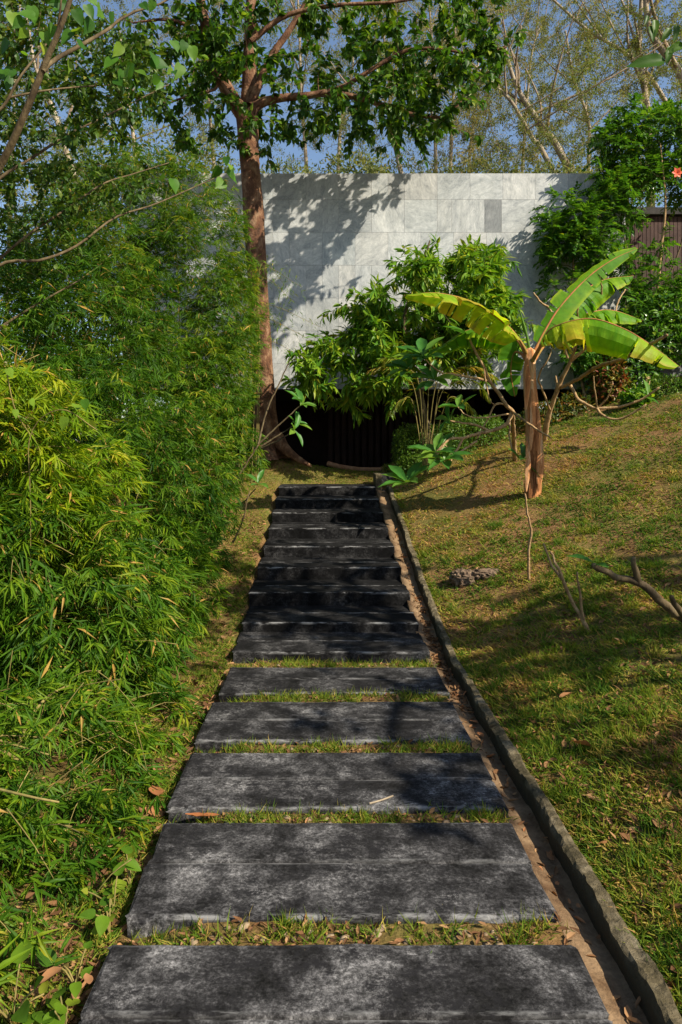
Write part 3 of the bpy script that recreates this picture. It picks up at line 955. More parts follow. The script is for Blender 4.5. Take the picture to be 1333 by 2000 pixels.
# ------------------------------------------------------------------ shrub tree in front of the marble wall
r = np.random.default_rng(41)
SB = np.array([1.75, 11.5, 0]); SB[2] = float(H(SB[0], SB[1])) - .05
shrub = thing('leafy_shrub', SB, 'large bushy shrub with drooping glossy leaves before the marble wall', 'shrub')
top = P(800, 700, 11.5)
limbs = [(smooth_line(np.array([SB, SB * .5 + top * .5 + [.05, 0, 0], top])), .06),
         limb([(800, 700), (790, 620), (820, 540), (840, 470)], 11.4, .045, .012),
         limb([(800, 700), (880, 620), (930, 540)], 11.4, .04, .012),
         limb([(800, 700), (730, 650), (700, 600)], 11.3, .04, .012),
         limb([(805, 720), (720, 720), (640, 715), (610, 745)], 11.2, .035, .01)]
limbs[0] = (limbs[0][0], np.linspace(.075, .05, len(limbs[0][0])))
tg = np.concatenate([px_targets([(830, 500), (925, 488), (985, 540), (1000, 590), (1010, 650), (950, 700), (800, 700), (700, 640), (690, 600), (745, 540)], 90, 10.7, 12.3, r),
                     px_targets([(640, 640), (720, 600), (780, 690), (790, 785), (690, 790), (600, 785), (580, 730)], 34, 10.5, 11.7, r), px_targets([(830, 610), (1000, 600), (1015, 660), (960, 710), (840, 720)], 12, 10.9, 12.0, r)])
tg = np.repeat(tg, 7, 0) + r.normal(size=(len(tg) * 7, 3)) * [.17, .17, .14]
polys, twigs = grow(limbs, tg, r, .005, .009)
tubes('stem', polys[:5], M['bark_olive'], shrub, 8)
tubes('branches', polys[5:], M['bark_olive'], shrub, 4)
pos, d, up = twig_leaves(twigs, 15, r, .3, .5, .9, .015)
n = len(pos)
foliage('foliage', OVATE, pos, d, up, r.uniform(.13, .24, n), r.uniform(.04, .065, n), r.beta(3.4, 1.9, n), M['shrub'], shrub, 300)

# ------------------------------------------------------------------ right shrub with pinnate leaves
r = np.random.default_rng(51)


def pinnate(base_px, bd, stems, polys_px, label, seed, tints=(2.2, 2.6), lsize=.105, nparts=0):
    r = np.random.default_rng(seed)
    B = P(base_px[0], base_px[1], bd); B[2] = float(H(B[0], B[1])) - .04
    root = thing('pinnate_tree', B, label, 'tree')
    limbs = []
    for pix, dd, r0, r1 in stems:
        pts = PP(pix, dd)
        if pix[0] == base_px: pts[0] = B
        q = smooth_line(pts, seg=.15); limbs.append((q, np.linspace(r0, r1, len(q))))
    tg = np.concatenate([px_targets(pp, n, d0, d1, r) for pp, n, d0, d1 in polys_px])
    over = (tg[:, 0] < 5.75) & (tg[:, 1] > 12.9)
    tg[over] *= (12.9 / tg[over, 1])[:, None]
    polys, twigs = grow(limbs, tg, r, .0045, .008)
    tubes('trunk', polys[:1], M['bark_tan'], root, 8)
    for pl in polys[1:len(stems)]: tubes('limb', [pl], M['bark_olive'], root, 7)
    tubes('branches', polys[len(stems):], M['bark_olive'], root, 4)
    pos, d, up = [], [], []
    for tw in twigs:
        t0 = unit(tw[-1] - tw[-2])
        for q in range(int(r.integers(4, 7))):
            dr = unit(t0 * .5 + r.normal(size=3) * .8 + [0, 0, .1]); ln = r.uniform(.22, .34)
            u0 = unit(np.array([0, 0, 1.0]) + r.normal(size=3) * .3); s = unit(np.cross(dr, u0))
            for w in np.linspace(.2, 1, 6):
                c = tw[-1] + dr * ln * w + np.array([0, 0, -.25 * ln * w * w])
                for sg in (-1, 1):
                    pos.append(c); d.append(unit(dr * .65 + s * sg * .8 + r.normal(size=3) * .15 + [0, 0, -.15])); up.append(u0)
    n = len(pos)
    foliage('foliage', OVATE, np.array(pos), np.array(d), np.array(up), r.uniform(.8, 1.2, n) * lsize, r.uniform(.8, 1.2, n) * lsize * .42, r.beta(*tints, n), M['pinnate'], root, nparts)
    return root


pinnate((1262, 795), 11.6, [([(1262, 795), (1270, 690), (1282, 600), (1290, 500), (1300, 400), (1290, 280)], 12.75, .05, .01),
                            ([(1282, 600), (1240, 520), (1215, 440), (1220, 340), (1225, 260)], 12.9, .02, .006),
                            ([(1282, 600), (1330, 480), (1350, 380), (1340, 280)], 12.9, .02, .008)],
        [([(1180, 250), (1240, 205), (1340, 220), (1420, 260), (1420, 400), (1345, 420), (1300, 355), (1225, 365), (1170, 330)], 200, 12.6, 13.6),
         ([(1175, 330), (1235, 350), (1245, 430), (1190, 445)], 24, 12.5, 12.9),
         ([(1190, 420), (1300, 450), (1340, 560), (1260, 600), (1190, 540)], 30, 12.3, 12.9),
         ([(1215, 560), (1420, 520), (1420, 690), (1230, 690)], 80, 11.9, 12.9)],
        'tall glossy green shrub tree in front of the brown timber wall', 52, nparts=300)
pinnate((1150, 800), 11.9, [([(1150, 800), (1128, 700), (1110, 600), (1120, 520), (1110, 440)], 12.75, .03, .008),
                            ([(1128, 700), (1140, 600), (1165, 500), (1150, 430)], 12.75, .015, .006)],
        [([(1075, 390), (1130, 380), (1185, 420), (1200, 500), (1150, 530), (1080, 520), (1065, 450)], 85, 12.3, 12.95),
         ([(1070, 560), (1130, 540), (1130, 580), (1080, 600)], 8, 12.2, 12.9),
         ([(1070, 640), (1150, 620), (1220, 660), (1200, 720), (1100, 710)], 26, 12.0, 12.9)],
        'slender glossy leaved shrub overlapping the right end of the marble wall', 53, nparts=300)


# ------------------------------------------------------------------ small bushes and hedge
def bush(name, label, cat, lobes, n, leaf, w, mat, seed, tm=OVATE, tints=(2, 2), stem=True, group=None, nparts=0, boxy=False, jag=.15):
    r = np.random.default_rng(seed)
    c0 = np.array(lobes[0][:3]); B = np.array([c0[0], c0[1], float(H(c0[0], c0[1], False))])
    root = thing(name, B, label, cat, group)
    P_, N_ = [], []
    for (cx, cy, cz, ax, ay, az) in lobes:
        m = n // len(lobes)
        u = unit(r.normal(size=(m, 3)))
        if boxy: u = u / (np.abs(u) ** 5).sum(1, keepdims=True) ** (1 / 5)
        f = (1 - .35 * r.random(m) ** 2) * (1 + jag * noise2(u[:, 0] * 5 + cx * 7, u[:, 2] * 5 + u[:, 1] * 3, 1, 1))
        P_.append(np.array([cx, cy, cz]) + u * f[:, None] * np.array([ax, ay, az])); N_.append(unit(u))
    p = np.concatenate(P_); nn = np.concatenate(N_)
    k = p[:, 2] > H(p[:, 0], p[:, 1], False) + .01
    p, nn = p[k], nn[k]; m = len(p)
    d = unit(nn * .6 + r.normal(size=(m, 3)) * .7 + [0, 0, .1])
    up = unit(nn + np.array([0, 0, .6]) + r.normal(size=(m, 3)) * .4)
    foliage('foliage', tm, p, d, up, r.uniform(.7, 1.3, m) * leaf, r.uniform(.7, 1.3, m) * w, r.beta(*tints, m), mat, root, nparts)
    polys = []
    for q in range(10):
        e = p[r.integers(m)]
        polys.append((smooth_line(np.array([B + [r.normal() * .04, r.normal() * .04, -.03], (B + e) / 2 + [0, 0, .08], e * .9 + c0 * .1]), 7), np.linspace(.012, .004, 7)))
    tubes('stem', polys, M['bark_olive'], root, 5)
    return root


bush('hedge', 'low clipped green hedge at the right of the dark recess', 'hedge', [(1.75, 11.75, 1.55, .55, .35, .34), (2.5, 11.85, 1.68, .5, .35, .34)], 15000, .04, .02, M['hedge'], 61, boxy=True)
bush('hedge', 'small rounded green bush below the clipped hedge near the drain box', 'hedge', [(1.45, 11.35, 1.15, .28, .26, .28)], 4500, .038, .02, M['hedge'], 62)
bush('croton_shrub', 'low shrub with mixed green, yellow and red leaves under the marble wall', 'shrub', [(3.7, 11.95, 1.9, .42, .3, .38), (4.25, 12.1, 2.05, .4, .3, .36)], 3600, .09, .03, M['croton'], 63)
bush('croton_shrub', 'dark maroon leaved shrub below the hanging banana leaf', 'shrub', [(4.85, 12.1, 2.6, .3, .25, .45)], 1500, .1, .035, M['croton'], 64, tints=(4, 1.4))
bush('leafy_bush', 'dark leafy bush between the thin trunks at the lawn top', 'bush', [(5.1, 12.3, 2.9, .7, .4, .7), (5.6, 12.2, 3.5, .6, .4, .6)], 5200, .1, .045, M['pinnate'], 65)
bush('leafy_bush', 'small leaved bush on the lawn crest before the low grey wall', 'bush', [(5.5, 11.5, 2.35, .45, .3, .32), (6.2, 11.4, 2.5, .5, .35, .35)], 6500, .05, .024, M['hedge'], 66)
bush('leafy_bush', 'bright green seedling bush at the foot of the thin tan trunk', 'bush', [(4.95, 11.3, 2.3, .22, .18, .15)], 380, .11, .05, M['shrub'], 67)

# ------------------------------------------------------------------ banana plant
r = np.random.default_rng(71)
BB = P(1040, 965, 8.5); BB[2] = float(H(BB[0], BB[1])) - .03
ban = thing('banana_plant', BB, 'banana plant with peeling orange stem and broad torn leaves on the lawn', 'banana plant')
st = smooth_line(np.vstack([BB, PP([(1042, 900), (1038, 800), (1034, 740), (1036, 685)], 8.5)]), 30)
V, Fc = tubes_data([(st, np.interp(np.linspace(0, 1, 30), [0, .06, .3, .8, 1], [.095, .10, .085, .068, .05]))], 14)
a_ = np.arctan2(V[:, 1] - BB[1], V[:, 0] - BB[0])
V[:, 0] += .010 * np.sin(a_ * 4 + V[:, 2] * 1.5); V[:, 1] += .008 * np.sin(a_ * 5 - V[:, 2] * 2)
mesh_obj('pseudostem', V, Fc, M['pseudostem'], ban, smooth=True)
# loose dry sheaths clinging to the stem
for q, (x0, y0, x1, y1) in enumerate([(1050, 945, 1052, 800), (1028, 960, 1030, 860), (1052, 960, 1058, 870), (1036, 880, 1040, 760), (1027, 800, 1030, 700)]):
    pts = smooth_line(np.array([P(x0, y0, 8.38), P((x0 + x1) / 2 + 3, (y0 + y1) / 2, 8.37), P(x1, y1, 8.41)]), 12)
    w = .028 * np.sin(np.linspace(.25, 2.9, 12)) + .004
    Vv = np.stack([pts - np.array([1, 0, 0]) * w[:, None], pts + np.array([0, -.012, 0]), pts + np.array([1, 0, 0]) * w[:, None]], 1).reshape(-1, 3)
    i = (np.arange(11)[:, None] * 3 + np.arange(2)[None]).ravel()
    mesh_obj('dry_sheath', Vv, np.stack([i, i + 1, i + 4, i + 3], -1), M['pseudostem'], ban, smooth=True)


def banana_leaf(rib, blade0, width, side, tint, seed, droopL=.5, droopR=.5, torn=6, blade1=1.0):
    """rib: world polyline (smooth). Blade from fraction blade0; half-blades hang by droop (0 flat, 1 straight down)."""
    r = np.random.default_rng(seed)
    n = 72
    pts = smooth_line(rib, n)
    t = unit(np.gradient(pts, axis=0))
    s = unit(np.cross(t, np.broadcast_to(np.asarray(side, float), t.shape)))
    dn = -np.array([0, 0, 1.0]) + 0 * t
    dn = unit(dn - t * (dn * t).sum(1, keepdims=True))
    i0 = int(blade0 * n)
    u = np.linspace(0, 1, n - i0)
    prof = width * np.clip(np.sin(np.clip(u * .97 + .03, 0, 1) ** .62 * math.pi), 0, None) ** .55
    root = None
    for sg, dr in ((-1, droopL), (1, droopR)):
        m = n - i0
        cuts = set(r.choice(np.arange(3, m - 3), min(torn, m - 8), replace=False).tolist())
        Vv, Fq, tv, gap = [], [], [], []
        nc = 5
        row = []
        lift = r.normal(0, .08)
        for a in range(m):
            if a in cuts: lift = r.normal(0, .42)
            e = np.linspace(0, 1, nc)
            ang = dr * (math.pi / 2) * (e * .65 + .35) + lift * e + .03 * math.sin(a * 1.1)
            pull = -.035 * e * (1 if a in cuts else 0) * prof[a] * 3
            o = pts[i0 + a]
            stepx = np.concatenate([[0], np.cumsum(np.cos(ang[1:]) * prof[a] / (nc - 1))])
            stepz = np.concatenate([[0], np.cumsum(np.sin(ang[1:]) * prof[a] / (nc - 1))])
            P0 = o + sg * s[i0 + a] * stepx[:, None] + dn[i0 + a] * stepz[:, None] + t[i0 + a] * (.18 * prof[a] * e + pull)[:, None]
            row.append(P0)
        # build strips, split at tears
        start = 0
        bounds = sorted(cuts) + [m - 1]
        idx = 0
        for bq in bounds:
            blk = row[start:bq + 1]
            if len(blk) < 2: continue
            base = idx
            shift = r.normal(0, .08)
            for a, P0 in enumerate(blk):
                Q = P0.copy()
                if a == len(blk) - 1: Q = Q - t[i0 + start + a] * (np.linspace(0, 1, nc) ** 1.2 * r.uniform(.008, .045))[:, None]
                if a == 0 and start > 0: Q = Q + t[i0 + start] * (np.linspace(0, 1, nc) ** 1.2 * r.uniform(.0, .02))[:, None]
                Vv.append(Q)
                for e in range(nc): tv.append(np.clip(tint + shift + .1 * (e / (nc - 1)) + r.normal(0, .03) + (.25 if e == nc - 1 else 0), 0, 1))
            for a in range(len(blk) - 1):
                for e in range(nc - 1):
                    q = base + a * nc + e
                    Fq.append((q, q + 1, q + nc + 1, q + nc))
            idx += len(blk) * nc
            start = bq
        Vv = np.concatenate(Vv)
        o = mesh_obj('leaf' if root is None else 'leaf_half', Vv, np.array(Fq), M['banana'], ban if root is None else root, tint=np.array(tv), smooth=False)
        if root is None: root = o
    rr = np.interp(np.linspace(0, 1, n), [0, blade0, 1], [.026, .014, .003])
    tubes('midrib', [(pts + np.array([0, 0, -.004]), rr)], M['petiole'], root, 6)
    return root


up_ = (0, 0, 1)
banana_leaf(PP([(1034, 700, 8.5), (1016, 665, 8.45), (985, 630, 8.4), (925, 590, 8.25), (855, 572, 8.05), (790, 576, 7.9)]), .22, .30, up_, .72, 1, .45, .85, 9)
banana_leaf(PP([(1040, 695, 8.5), (1062, 650, 8.55), (1095, 598, 8.6), (1150, 540, 8.7), (1200, 505, 8.75), (1246, 484, 8.8)]), .12, .135, (0, -.9, .45), .42, 2, .1, .5, 6)
banana_leaf(PP([(1042, 700, 8.55), (1075, 645, 8.8), (1120, 585, 9.05), (1175, 548, 9.2), (1238, 538, 9.3)]), .25, .32, up_, .36, 3, .4, .95, 12)
banana_leaf(PP([(1040, 705, 8.45), (1058, 672, 8.3), (1080, 640, 8.15), (1150, 622, 7.95), (1215, 640, 7.8), (1270, 672, 7.7), (1328, 716, 7.6)]), .2, .42, up_, .68, 4, .4, .95, 12)
banana_leaf(PP([(1042, 705, 8.6), (1072, 665, 8.9), (1130, 620, 9.1), (1190, 605, 9.25), (1255, 625, 9.3)]), .25, .32, up_, .46, 5, .5, .98, 11)
banana_leaf(PP([(1032, 700, 8.55), (1008, 662, 8.7), (960, 640, 8.85), (905, 648, 8.95), (850, 685, 9.0)]), .25, .3, up_, .38, 6, .45, .9, 7)
banana_leaf(PP([(1030, 705, 8.55), (1018, 690, 8.65), (1004, 690, 8.72), (998, 725, 8.75), (1006, 775, 8.76)]), .35, .15, (.15, -1, 0), .22, 7, .12, .1, 3)
tubes('young_leaf', [(smooth_line(PP([(1036, 690, 8.5), (1028, 650, 8.5), (1018, 615, 8.5), (1010, 588, 8.48)]), 14), np.linspace(.02, .004, 14))], leaf_mat('young_leaf', [(0, (.12, .24, .03)), (1, (.12, .24, .03))]), ban, 7)
sucker = [(smooth_line(PP([(1052, 945, 8.4), (1060, 870, 8.4), (1050, 790, 8.42)]), 10), np.linspace(.014, .006, 10))]
tubes('old_stalk', sucker, M['bark_tan'], ban, 7)


# ------------------------------------------------------------------ frangipani shrubs with bare crooked branches
def rosette(c, axis, r, n, L, mat, parent, w=.34, tmn=OBOVATE_F, low=.3):
    L = L * 1.2
    axis = unit(axis)
    a = unit(np.cross(axis, [0.3, .5, .8])); b = np.cross(axis, a)
    pos, d, up = [], [], []
    for q in range(n):
        th = q * 2.4 + r.normal() * .2
        o = a * math.cos(th) + b * math.sin(th)
        pos.append(c + axis * r.uniform(-.03, .03)); d.append(unit(o + axis * r.uniform(low, low + .5))); up.append(axis * .8 + np.array([0, 0, .4]))
    L_ = r.uniform(.75, 1.2, n) * L
    foliage('foliage', tmn, np.array(pos), np.array(d), np.array(up), L_, L_ * w, r.beta(2, 2, n), mat, parent, 400)


def crooked(name, label, base, brs, leaves, seed, mat=None, group=None, cat='shrub', taper=.55, leafmat=None, w=.34):
    r = np.random.default_rng(seed)
    B = np.asarray(base, float)
    root = thing(name, B, label, cat, group)
    polys = []
    for pix, dd, r0 in brs:
        pts = PP(pix, dd) if not isinstance(pix, np.ndarray) else pix
        if pix is brs[0][0]: pts[0] = B - [0, 0, .03]
        q = smooth_line(pts, seg=.05)
        q[1:-1] += r.normal(size=(len(q) - 2, 3)) * .003
        polys.append((q, np.linspace(r0, r0 * taper, len(q))))
    tubes('stem', polys[:1], mat or M['bark_tan'], root, 8)
    if len(polys) > 1:
        for pl in polys[1:]: tubes('branch', [pl], mat or M['bark_tan'], root, 7)
    for (x, y, dd, n, L, ax) in leaves:
        rosette(P(x, y, dd), np.array(ax, float), r, n, L, leafmat or M['frangi'], root, w)
    return root


b1 = P(1006, 893, 10.1); b1[2] = float(H(b1[0], b1[1]))
crooked('frangipani', 'frangipani with bare looping tan branches left of the banana stem', b1,
        [([(1006, 893, 10.1), (1004, 850, 9.6), (1002, 804, 9.0)], None, .035),
         ([(1002, 804, 9.0), (988, 789, 8.9), (972, 765, 8.85), (956, 744, 8.8), (945, 715, 8.8), (930, 690, 8.8), (915, 655, 8.85)], None, .026),
         ([(1002, 804, 9.0), (1015, 815, 8.6), (1032, 827, 8.3), (1055, 842, 8.25), (1076, 855, 8.2)], None, .018),
         ([(1000, 806, 9.0), (992, 826, 8.9), (975, 836, 8.85), (956, 842, 8.8), (930, 848, 8.75), (905, 855, 8.7), (878, 858, 8.65), (862, 872, 8.6), (852, 885, 8.6)], None, .026),
         ([(956, 842, 8.8), (930, 830, 8.75), (905, 826, 8.7), (880, 822, 8.7)], None, .018),
         ([(985, 789, 8.9), (968, 790, 8.85), (950, 824, 8.8), (932, 857, 8.75)], None, .014),
         ([(905, 855, 8.7), (895, 875, 8.65), (884, 892, 8.6), (880, 905, 8.55)], None, .018),
         ([(932, 862, 8.75), (915, 872, 8.7), (896, 884, 8.65), (880, 878, 8.6), (868, 868, 8.6)], None, .014),
         ([(996, 808, 9.0), (995, 832, 8.9), (996, 858, 8.75), (1003, 882, 8.6), (1020, 898, 8.5)], None, .014),
         ([(956, 744, 8.8), (925, 738, 8.75), (895, 732, 8.7), (870, 732, 8.7), (850, 740, 8.7)], None, .018),
         ([(945, 715, 8.8), (950, 750, 8.75), (960, 785, 8.7), (975, 790, 8.8)], None, .010),
         ([(994, 808, 9.0), (975, 812, 8.8), (945, 816, 8.7), (920, 815, 8.65), (905, 806, 8.6), (895, 795, 8.6)], None, .011),
         ([(868, 868, 8.6), (840, 905, 8.55), (812, 928, 8.5), (795, 945, 8.5)], None, .016),
         ([(870, 732, 8.7), (850, 720, 8.65), (830, 700, 8.6)], None, .013)],
        [(795, 945, 8.5, 8, .30, (-.3, -.3, .9)), (852, 886, 8.6, 9, .26, (-.3, -.4, .9)), (870, 900, 8.5, 7, .27, (-.2, -.5, .8)), (878, 820, 8.7, 5, .2, (-.8, -.2, .3)), (895, 796, 8.6, 5, .2, (-.3, -.3, .8)),
         (1021, 898, 8.5, 4, .24, (.4, -.5, .6)), (848, 742, 8.7, 9, .26, (-.2, -.7, .6)), (828, 698, 8.6, 9, .3, (-.2, -.5, .8)), (800, 720, 8.7, 7, .26, (-.5, -.4, .6)), (915, 655, 8.85, 6, .26, (-.1, -.3, .9))], 81)
b2 = P(1062, 880, 10.6); b2[2] = float(H(b2[0], b2[1]))
crooked('frangipani', 'frangipani with upswept bare branches right of the banana stem', b2,
        [([(1062, 880, 10.6), (1066, 840, 10.4), (1075, 800, 10.2), (1088, 765, 10.0)], None, .05),
         ([(1088, 765, 10.0), (1100, 735, 9.9), (1115, 705, 9.8), (1122, 668, 9.75), (1108, 640, 9.7)], None, .035),
         ([(1115, 705, 9.8), (1130, 660, 9.4), (1128, 620, 9.0), (1132, 570, 8.8)], None, .018),
         ([(1132, 655, 9.0), (1145, 645, 8.8), (1160, 632, 8.6)], None, .011),
         ([(1115, 705, 9.8), (1140, 685, 9.7), (1162, 665, 9.6), (1195, 676, 9.4), (1230, 678, 9.3)], None, .026),
         ([(1092, 758, 10.0), (1130, 740, 9.6), (1170, 715, 9.0), (1215, 702, 8.4), (1255, 680, 7.9), (1290, 662, 7.5), (1303, 654, 7.4)], None, .026),
         ([(1170, 660, 9.6), (1168, 610, 9.3), (1176, 570, 9.1), (1172, 540, 9.0)], None, .016),
         ([(1112, 748, 9.9), (1128, 778, 9.7), (1150, 792, 9.6), (1168, 798, 9.5), (1220, 793, 9.4), (1262, 775, 9.3), (1287, 757, 9.2)], None, .024),
         ([(1166, 797, 9.5), (1178, 812, 9.4), (1205, 819, 9.3), (1235, 808, 9.2), (1262, 790, 9.1)], None, .018),
         ([(1168, 798, 9.5), (1162, 765, 9.4), (1160, 735, 9.3)], None, .014),
         ([(1170, 795, 9.5), (1188, 775, 9.4), (1197, 745, 9.3)], None, .012),
         ([(1075, 800, 10.1), (1060, 762, 10.0), (1052, 735, 9.9), (1072, 700, 9.8), (1078, 680, 9.8)], None, .016),
         ([(1110, 700, 9.8), (1078, 610, 9.9), (1058, 592, 9.9), (1043, 572, 9.9)], None, .02),
         ([(1090, 758, 10.0), (1086, 735, 10.0)], None, .02),
         ([(1200, 690, 9.3), (1205, 600, 9.6), (1222, 565, 9.7)], None, .014)],
        [(1262, 775, 9.2, 3, .2, (.5, -.4, .6)), (1230, 676, 9.3, 4, .2, (.3, -.3, .7))], 82)

# ------------------------------------------------------------------ palm
r = np.random.default_rng(91)
PB = P(832, 838, 10.9); PB[2] = float(H(PB[0], PB[1]))
palm = thing('feather_palm', PB, 'young feather palm with yellowing arching fronds beside the recess', 'palm')
fronds = [[(832, 832), (812, 770), (790, 735), (755, 715), (725, 722)], [(834, 830), (820, 760), (800, 720), (770, 700), (745, 700)], [(836, 830), (850, 760), (880, 725), (925, 715), (965, 735)],
          [(838, 832), (860, 775), (895, 745), (930, 745), (955, 775)], [(834, 830), (838, 750), (845, 690), (850, 650)], [(836, 832), (870, 790), (900, 780), (925, 800)],
          [(832, 834), (808, 790), (785, 780), (765, 800)], [(838, 832), (862, 740), (900, 690), (950, 680)], [(834, 830), (825, 745), (805, 690), (785, 665)]]
for q, f in enumerate(fronds):
    dd = 10.9 + r.uniform(-.5, .15)
    pts = smooth_line(np.vstack([PB + r.normal(size=3) * .02, PP(f[1:], dd)]), 30)
    fr = tubes('frond', [(pts, np.linspace(.009, .002, 30))], M['culm'], palm, 5)
    t = unit(np.gradient(pts, axis=0))
    pos, d, up = [], [], []
    for a in range(8, 30):
        s = unit(np.cross(t[a], [0, 0, 1.0]))
        for sg in (-1, 1):
            pos.append(pts[a]); d.append(unit(t[a] * .6 + s * sg * .75 + [0, 0, -.25 - .25 * r.random()] + r.normal(size=3) * .08)); up.append(unit([0, 0, 1] + r.normal(size=3) * .2))
    n = len(pos)
    L = .24 * np.repeat(np.sin(np.linspace(.6, 2.7, n // 2)), 2) + .05
    foliage('leaflets', LANCE, np.array(pos), np.array(d), np.array(up), L, .017, r.normal(.55 if q not in (0, 2) else .82, .14, n), M['palm'], fr)

# ------------------------------------------------------------------ lawn sticks and the left shrub
def stick(label, pts, brs, seed, leaves=(), mat='bark_tan', r0=.013, name='young_shrub', leafmat=None, cat='shrub', w=.34):
    B = P(*pts[0]); B[2] = float(H(B[0], B[1]))
    return crooked(name, label, B, [(pts, None, r0)] + [(b, None, r0 * .75) for b in brs], leaves, seed, M[mat], leafmat=leafmat, cat=cat, w=w)


def gd(x, y):
    """depth at which the ray through a pixel meets the ground"""
    ds = np.arange(1.5, 12.6, .02)
    q = np.stack([(x - CX) / F * ds, ds, CZ - (y - CY) / F * ds], -1)
    h = H(q[:, 0], q[:, 1], False)
    k = np.argmax(q[:, 2] <= h)
    return float(ds[k])


g1 = gd(1034, 1132)
stick('single thin crooked bare stem on the lawn below the banana', [(1034, 1132, g1), (1032, 1090, g1 - .05), (1038, 1040, g1 - .1), (1030, 1000, g1 - .15), (1026, 965, g1 - .2)], [], 101, r0=.014)
g2 = gd(1152, 1236)
stick('forked bare pale stem leaning over the middle of the lawn', [(1152, 1236, g2), (1142, 1215, g2), (1120, 1180, g2), (1100, 1135, g2 - .05), (1082, 1090, g2 - .1), (1076, 1078, g2 - .1)],
      [[(1098, 1132, g2 - .05), (1080, 1105, g2), (1062, 1062, g2)], [(1141, 1212, g2), (1134, 1160, g2 - .05), (1128, 1118, g2 - .1)]], 102, r0=.016)
g3 = 4.0
b3 = P(1440, 1300, g3)
stick('thick bare frangipani branch jutting over the lawn from the right', [(1440, 1310, g3), (1370, 1240, g3), (1310, 1190, g3), (1250, 1140, g3), (1200, 1125, g3), (1160, 1104, g3)],
      [[(1247, 1138, g3), (1242, 1110, g3 - .03), (1238, 1090, g3 - .05)], [(1345, 1215, g3), (1325, 1190, g3 - .1), (1312, 1165, g3 - .15)]], 103, [(1160, 1100, g3, 2, .13, (-.3, -.2, .9))], r0=.03, mat='bark_olive', name='frangipani')
g4 = gd(420, 1075)
stick('slender few leaved shrub leaning over the grass left of the top steps',
      [(420, 1075, g4), (430, 1010, g4), (455, 950, g4), (482, 905, g4), (505, 868, g4)],
      [[(505, 868, g4), (545, 830, g4), (587, 793, g4)], [(505, 868, g4), (522, 800, g4 + .1), (545, 750, g4 + .15), (568, 700, g4 + .2)], [(510, 872, g4), (545, 850, g4), (578, 828, g4)], [(511, 876, g4), (548, 858, g4 - .1), (575, 840, g4 - .1)],
       [(436, 1000, g4), (470, 985, g4 - .1), (500, 955, g4 - .2)], [(455, 1060, g4 - .2), (470, 1030, g4 - .2), (478, 1000, g4 - .25), (488, 960, g4 - .25)]], 104,
      [(589, 790, g4, 7, .17, (.3, -.4, .7)), (578, 826, g4, 5, .15, (.5, -.3, .5)), (577, 838, g4 - .1, 4, .16, (.6, -.3, .3)), (504, 945, g4 - .2, 4, .14, (.1, -.4, .8)), (568, 698, g4 + .2, 4, .1, (.2, 0, .9))], r0=.015, mat='bark_olive')

# clod and fallen leaves on the lawn
import bmesh


def clod(label, px, py, sx, sy, sz, seed):
    r = np.random.default_rng(seed)
    dd = gd(px, py)
    p = P(px, py, dd)
    bm = bmesh.new(); bmesh.ops.create_icosphere(bm, subdivisions=4, radius=1)
    for v in bm.verts:
        c = np.array(v.co)
        f = 1 + .16 * noise2(c[0] * 3 + seed, c[1] * 3 + c[2] * 2, 1, 0) + .12 * noise2(c[0] * 9, c[1] * 9 + c[2] * 8, 1, 1) + .05 * r.normal()
        v.co = Vector((c[0] * sx * f, c[1] * sy * f, c[2] * sz * f))
    me = bpy.data.meshes.new('clod'); bm.to_mesh(me); bm.free(); me.materials.append(M['termite'])
    return tag(link('earth_clod', me, None, p + [0, 0, sz * .3]), label, 'clod')


clod('rough grey brown clod of earth on the lawn beside the gutter', 905, 1138, .13, .11, .10, 1)
clod('flatter crumbling earth lump just uphill of the grey clod', 950, 1126, .15, .09, .06, 2)


def fallen(label, px, py, L, seed, tint=.9, dz=.02, rot=None, w=.5, d=None):
    r = np.random.default_rng(seed)
    dd = d or gd(px, py); p = P(px, py, dd) + [0, 0, dz]
    tv, tf = DRYLEAF
    nn = 9
    # finer curled leaf
    yy = np.linspace(0, 1, nn); Vv, Fq = [], []
    for a, y in enumerate(yy):
        hw = .5 * w * math.sin(max(.02, y ** .8) * math.pi * .985) ** .8
        for e in np.linspace(-1, 1, 5):
            Vv.append((e * hw, y - .5, .22 * (e * hw) ** 2 * 6 * (1 - .4 * e) + .18 * (y - .5) ** 2 + .01 * r.normal()))
    for a in range(nn - 1):
        for e in range(4): q = a * 5 + e; Fq.append((q, q + 1, q + 6, q + 5))
    me = raw_mesh('fallen_leaf', np.array(Vv) * L, np.array(Fq), M['dry'], np.full(len(Vv), tint), True)
    o = link('fallen_leaf', me, None, p)
    o.rotation_euler = (r.uniform(-.25, .25), r.uniform(-.3, .3), r.uniform(0, 6.28) if rot is None else rot)
    return tag(o, label, 'leaf', 'large fallen brown leaves')


fallen('orange brown fallen leaf lying at the left end of a slab gap', 395, 1589, .15, 1, .95, -.01, 1.5, .4, 3.16)
fallen('rusty fallen leaf in the weeds left of the middle slabs', 305, 1562, .14, 2, .9, .04, .4)
fallen('pinkish fallen leaf lying below the rusty one beside the path', 300, 1598, .11, 3, .85, .03, 1.0)
fallen('round orange fallen leaf alone in the middle of the lawn', 1136, 1469, .11, 4, .9, .04, 1.4, .75)
fallen('pale tan fallen leaf standing upright in the lawn grass', 1164, 1580, .08, 5, .65, .04, .7, .6)
fallen('dull orange fallen leaf in the shaded lawn grass', 1106, 1372, .1, 6, .8, .04, 2.0, .7)
fallen('broad brown fallen leaf among the broad leaved weeds', 98, 1920, .075, 7, .8, .02, 2.2, .7, 2.2)
fallen('brown fallen leaf beside the corner of the nearest slab', 172, 1925, .05, 8, .8, .02, .5, .6, 2.2)
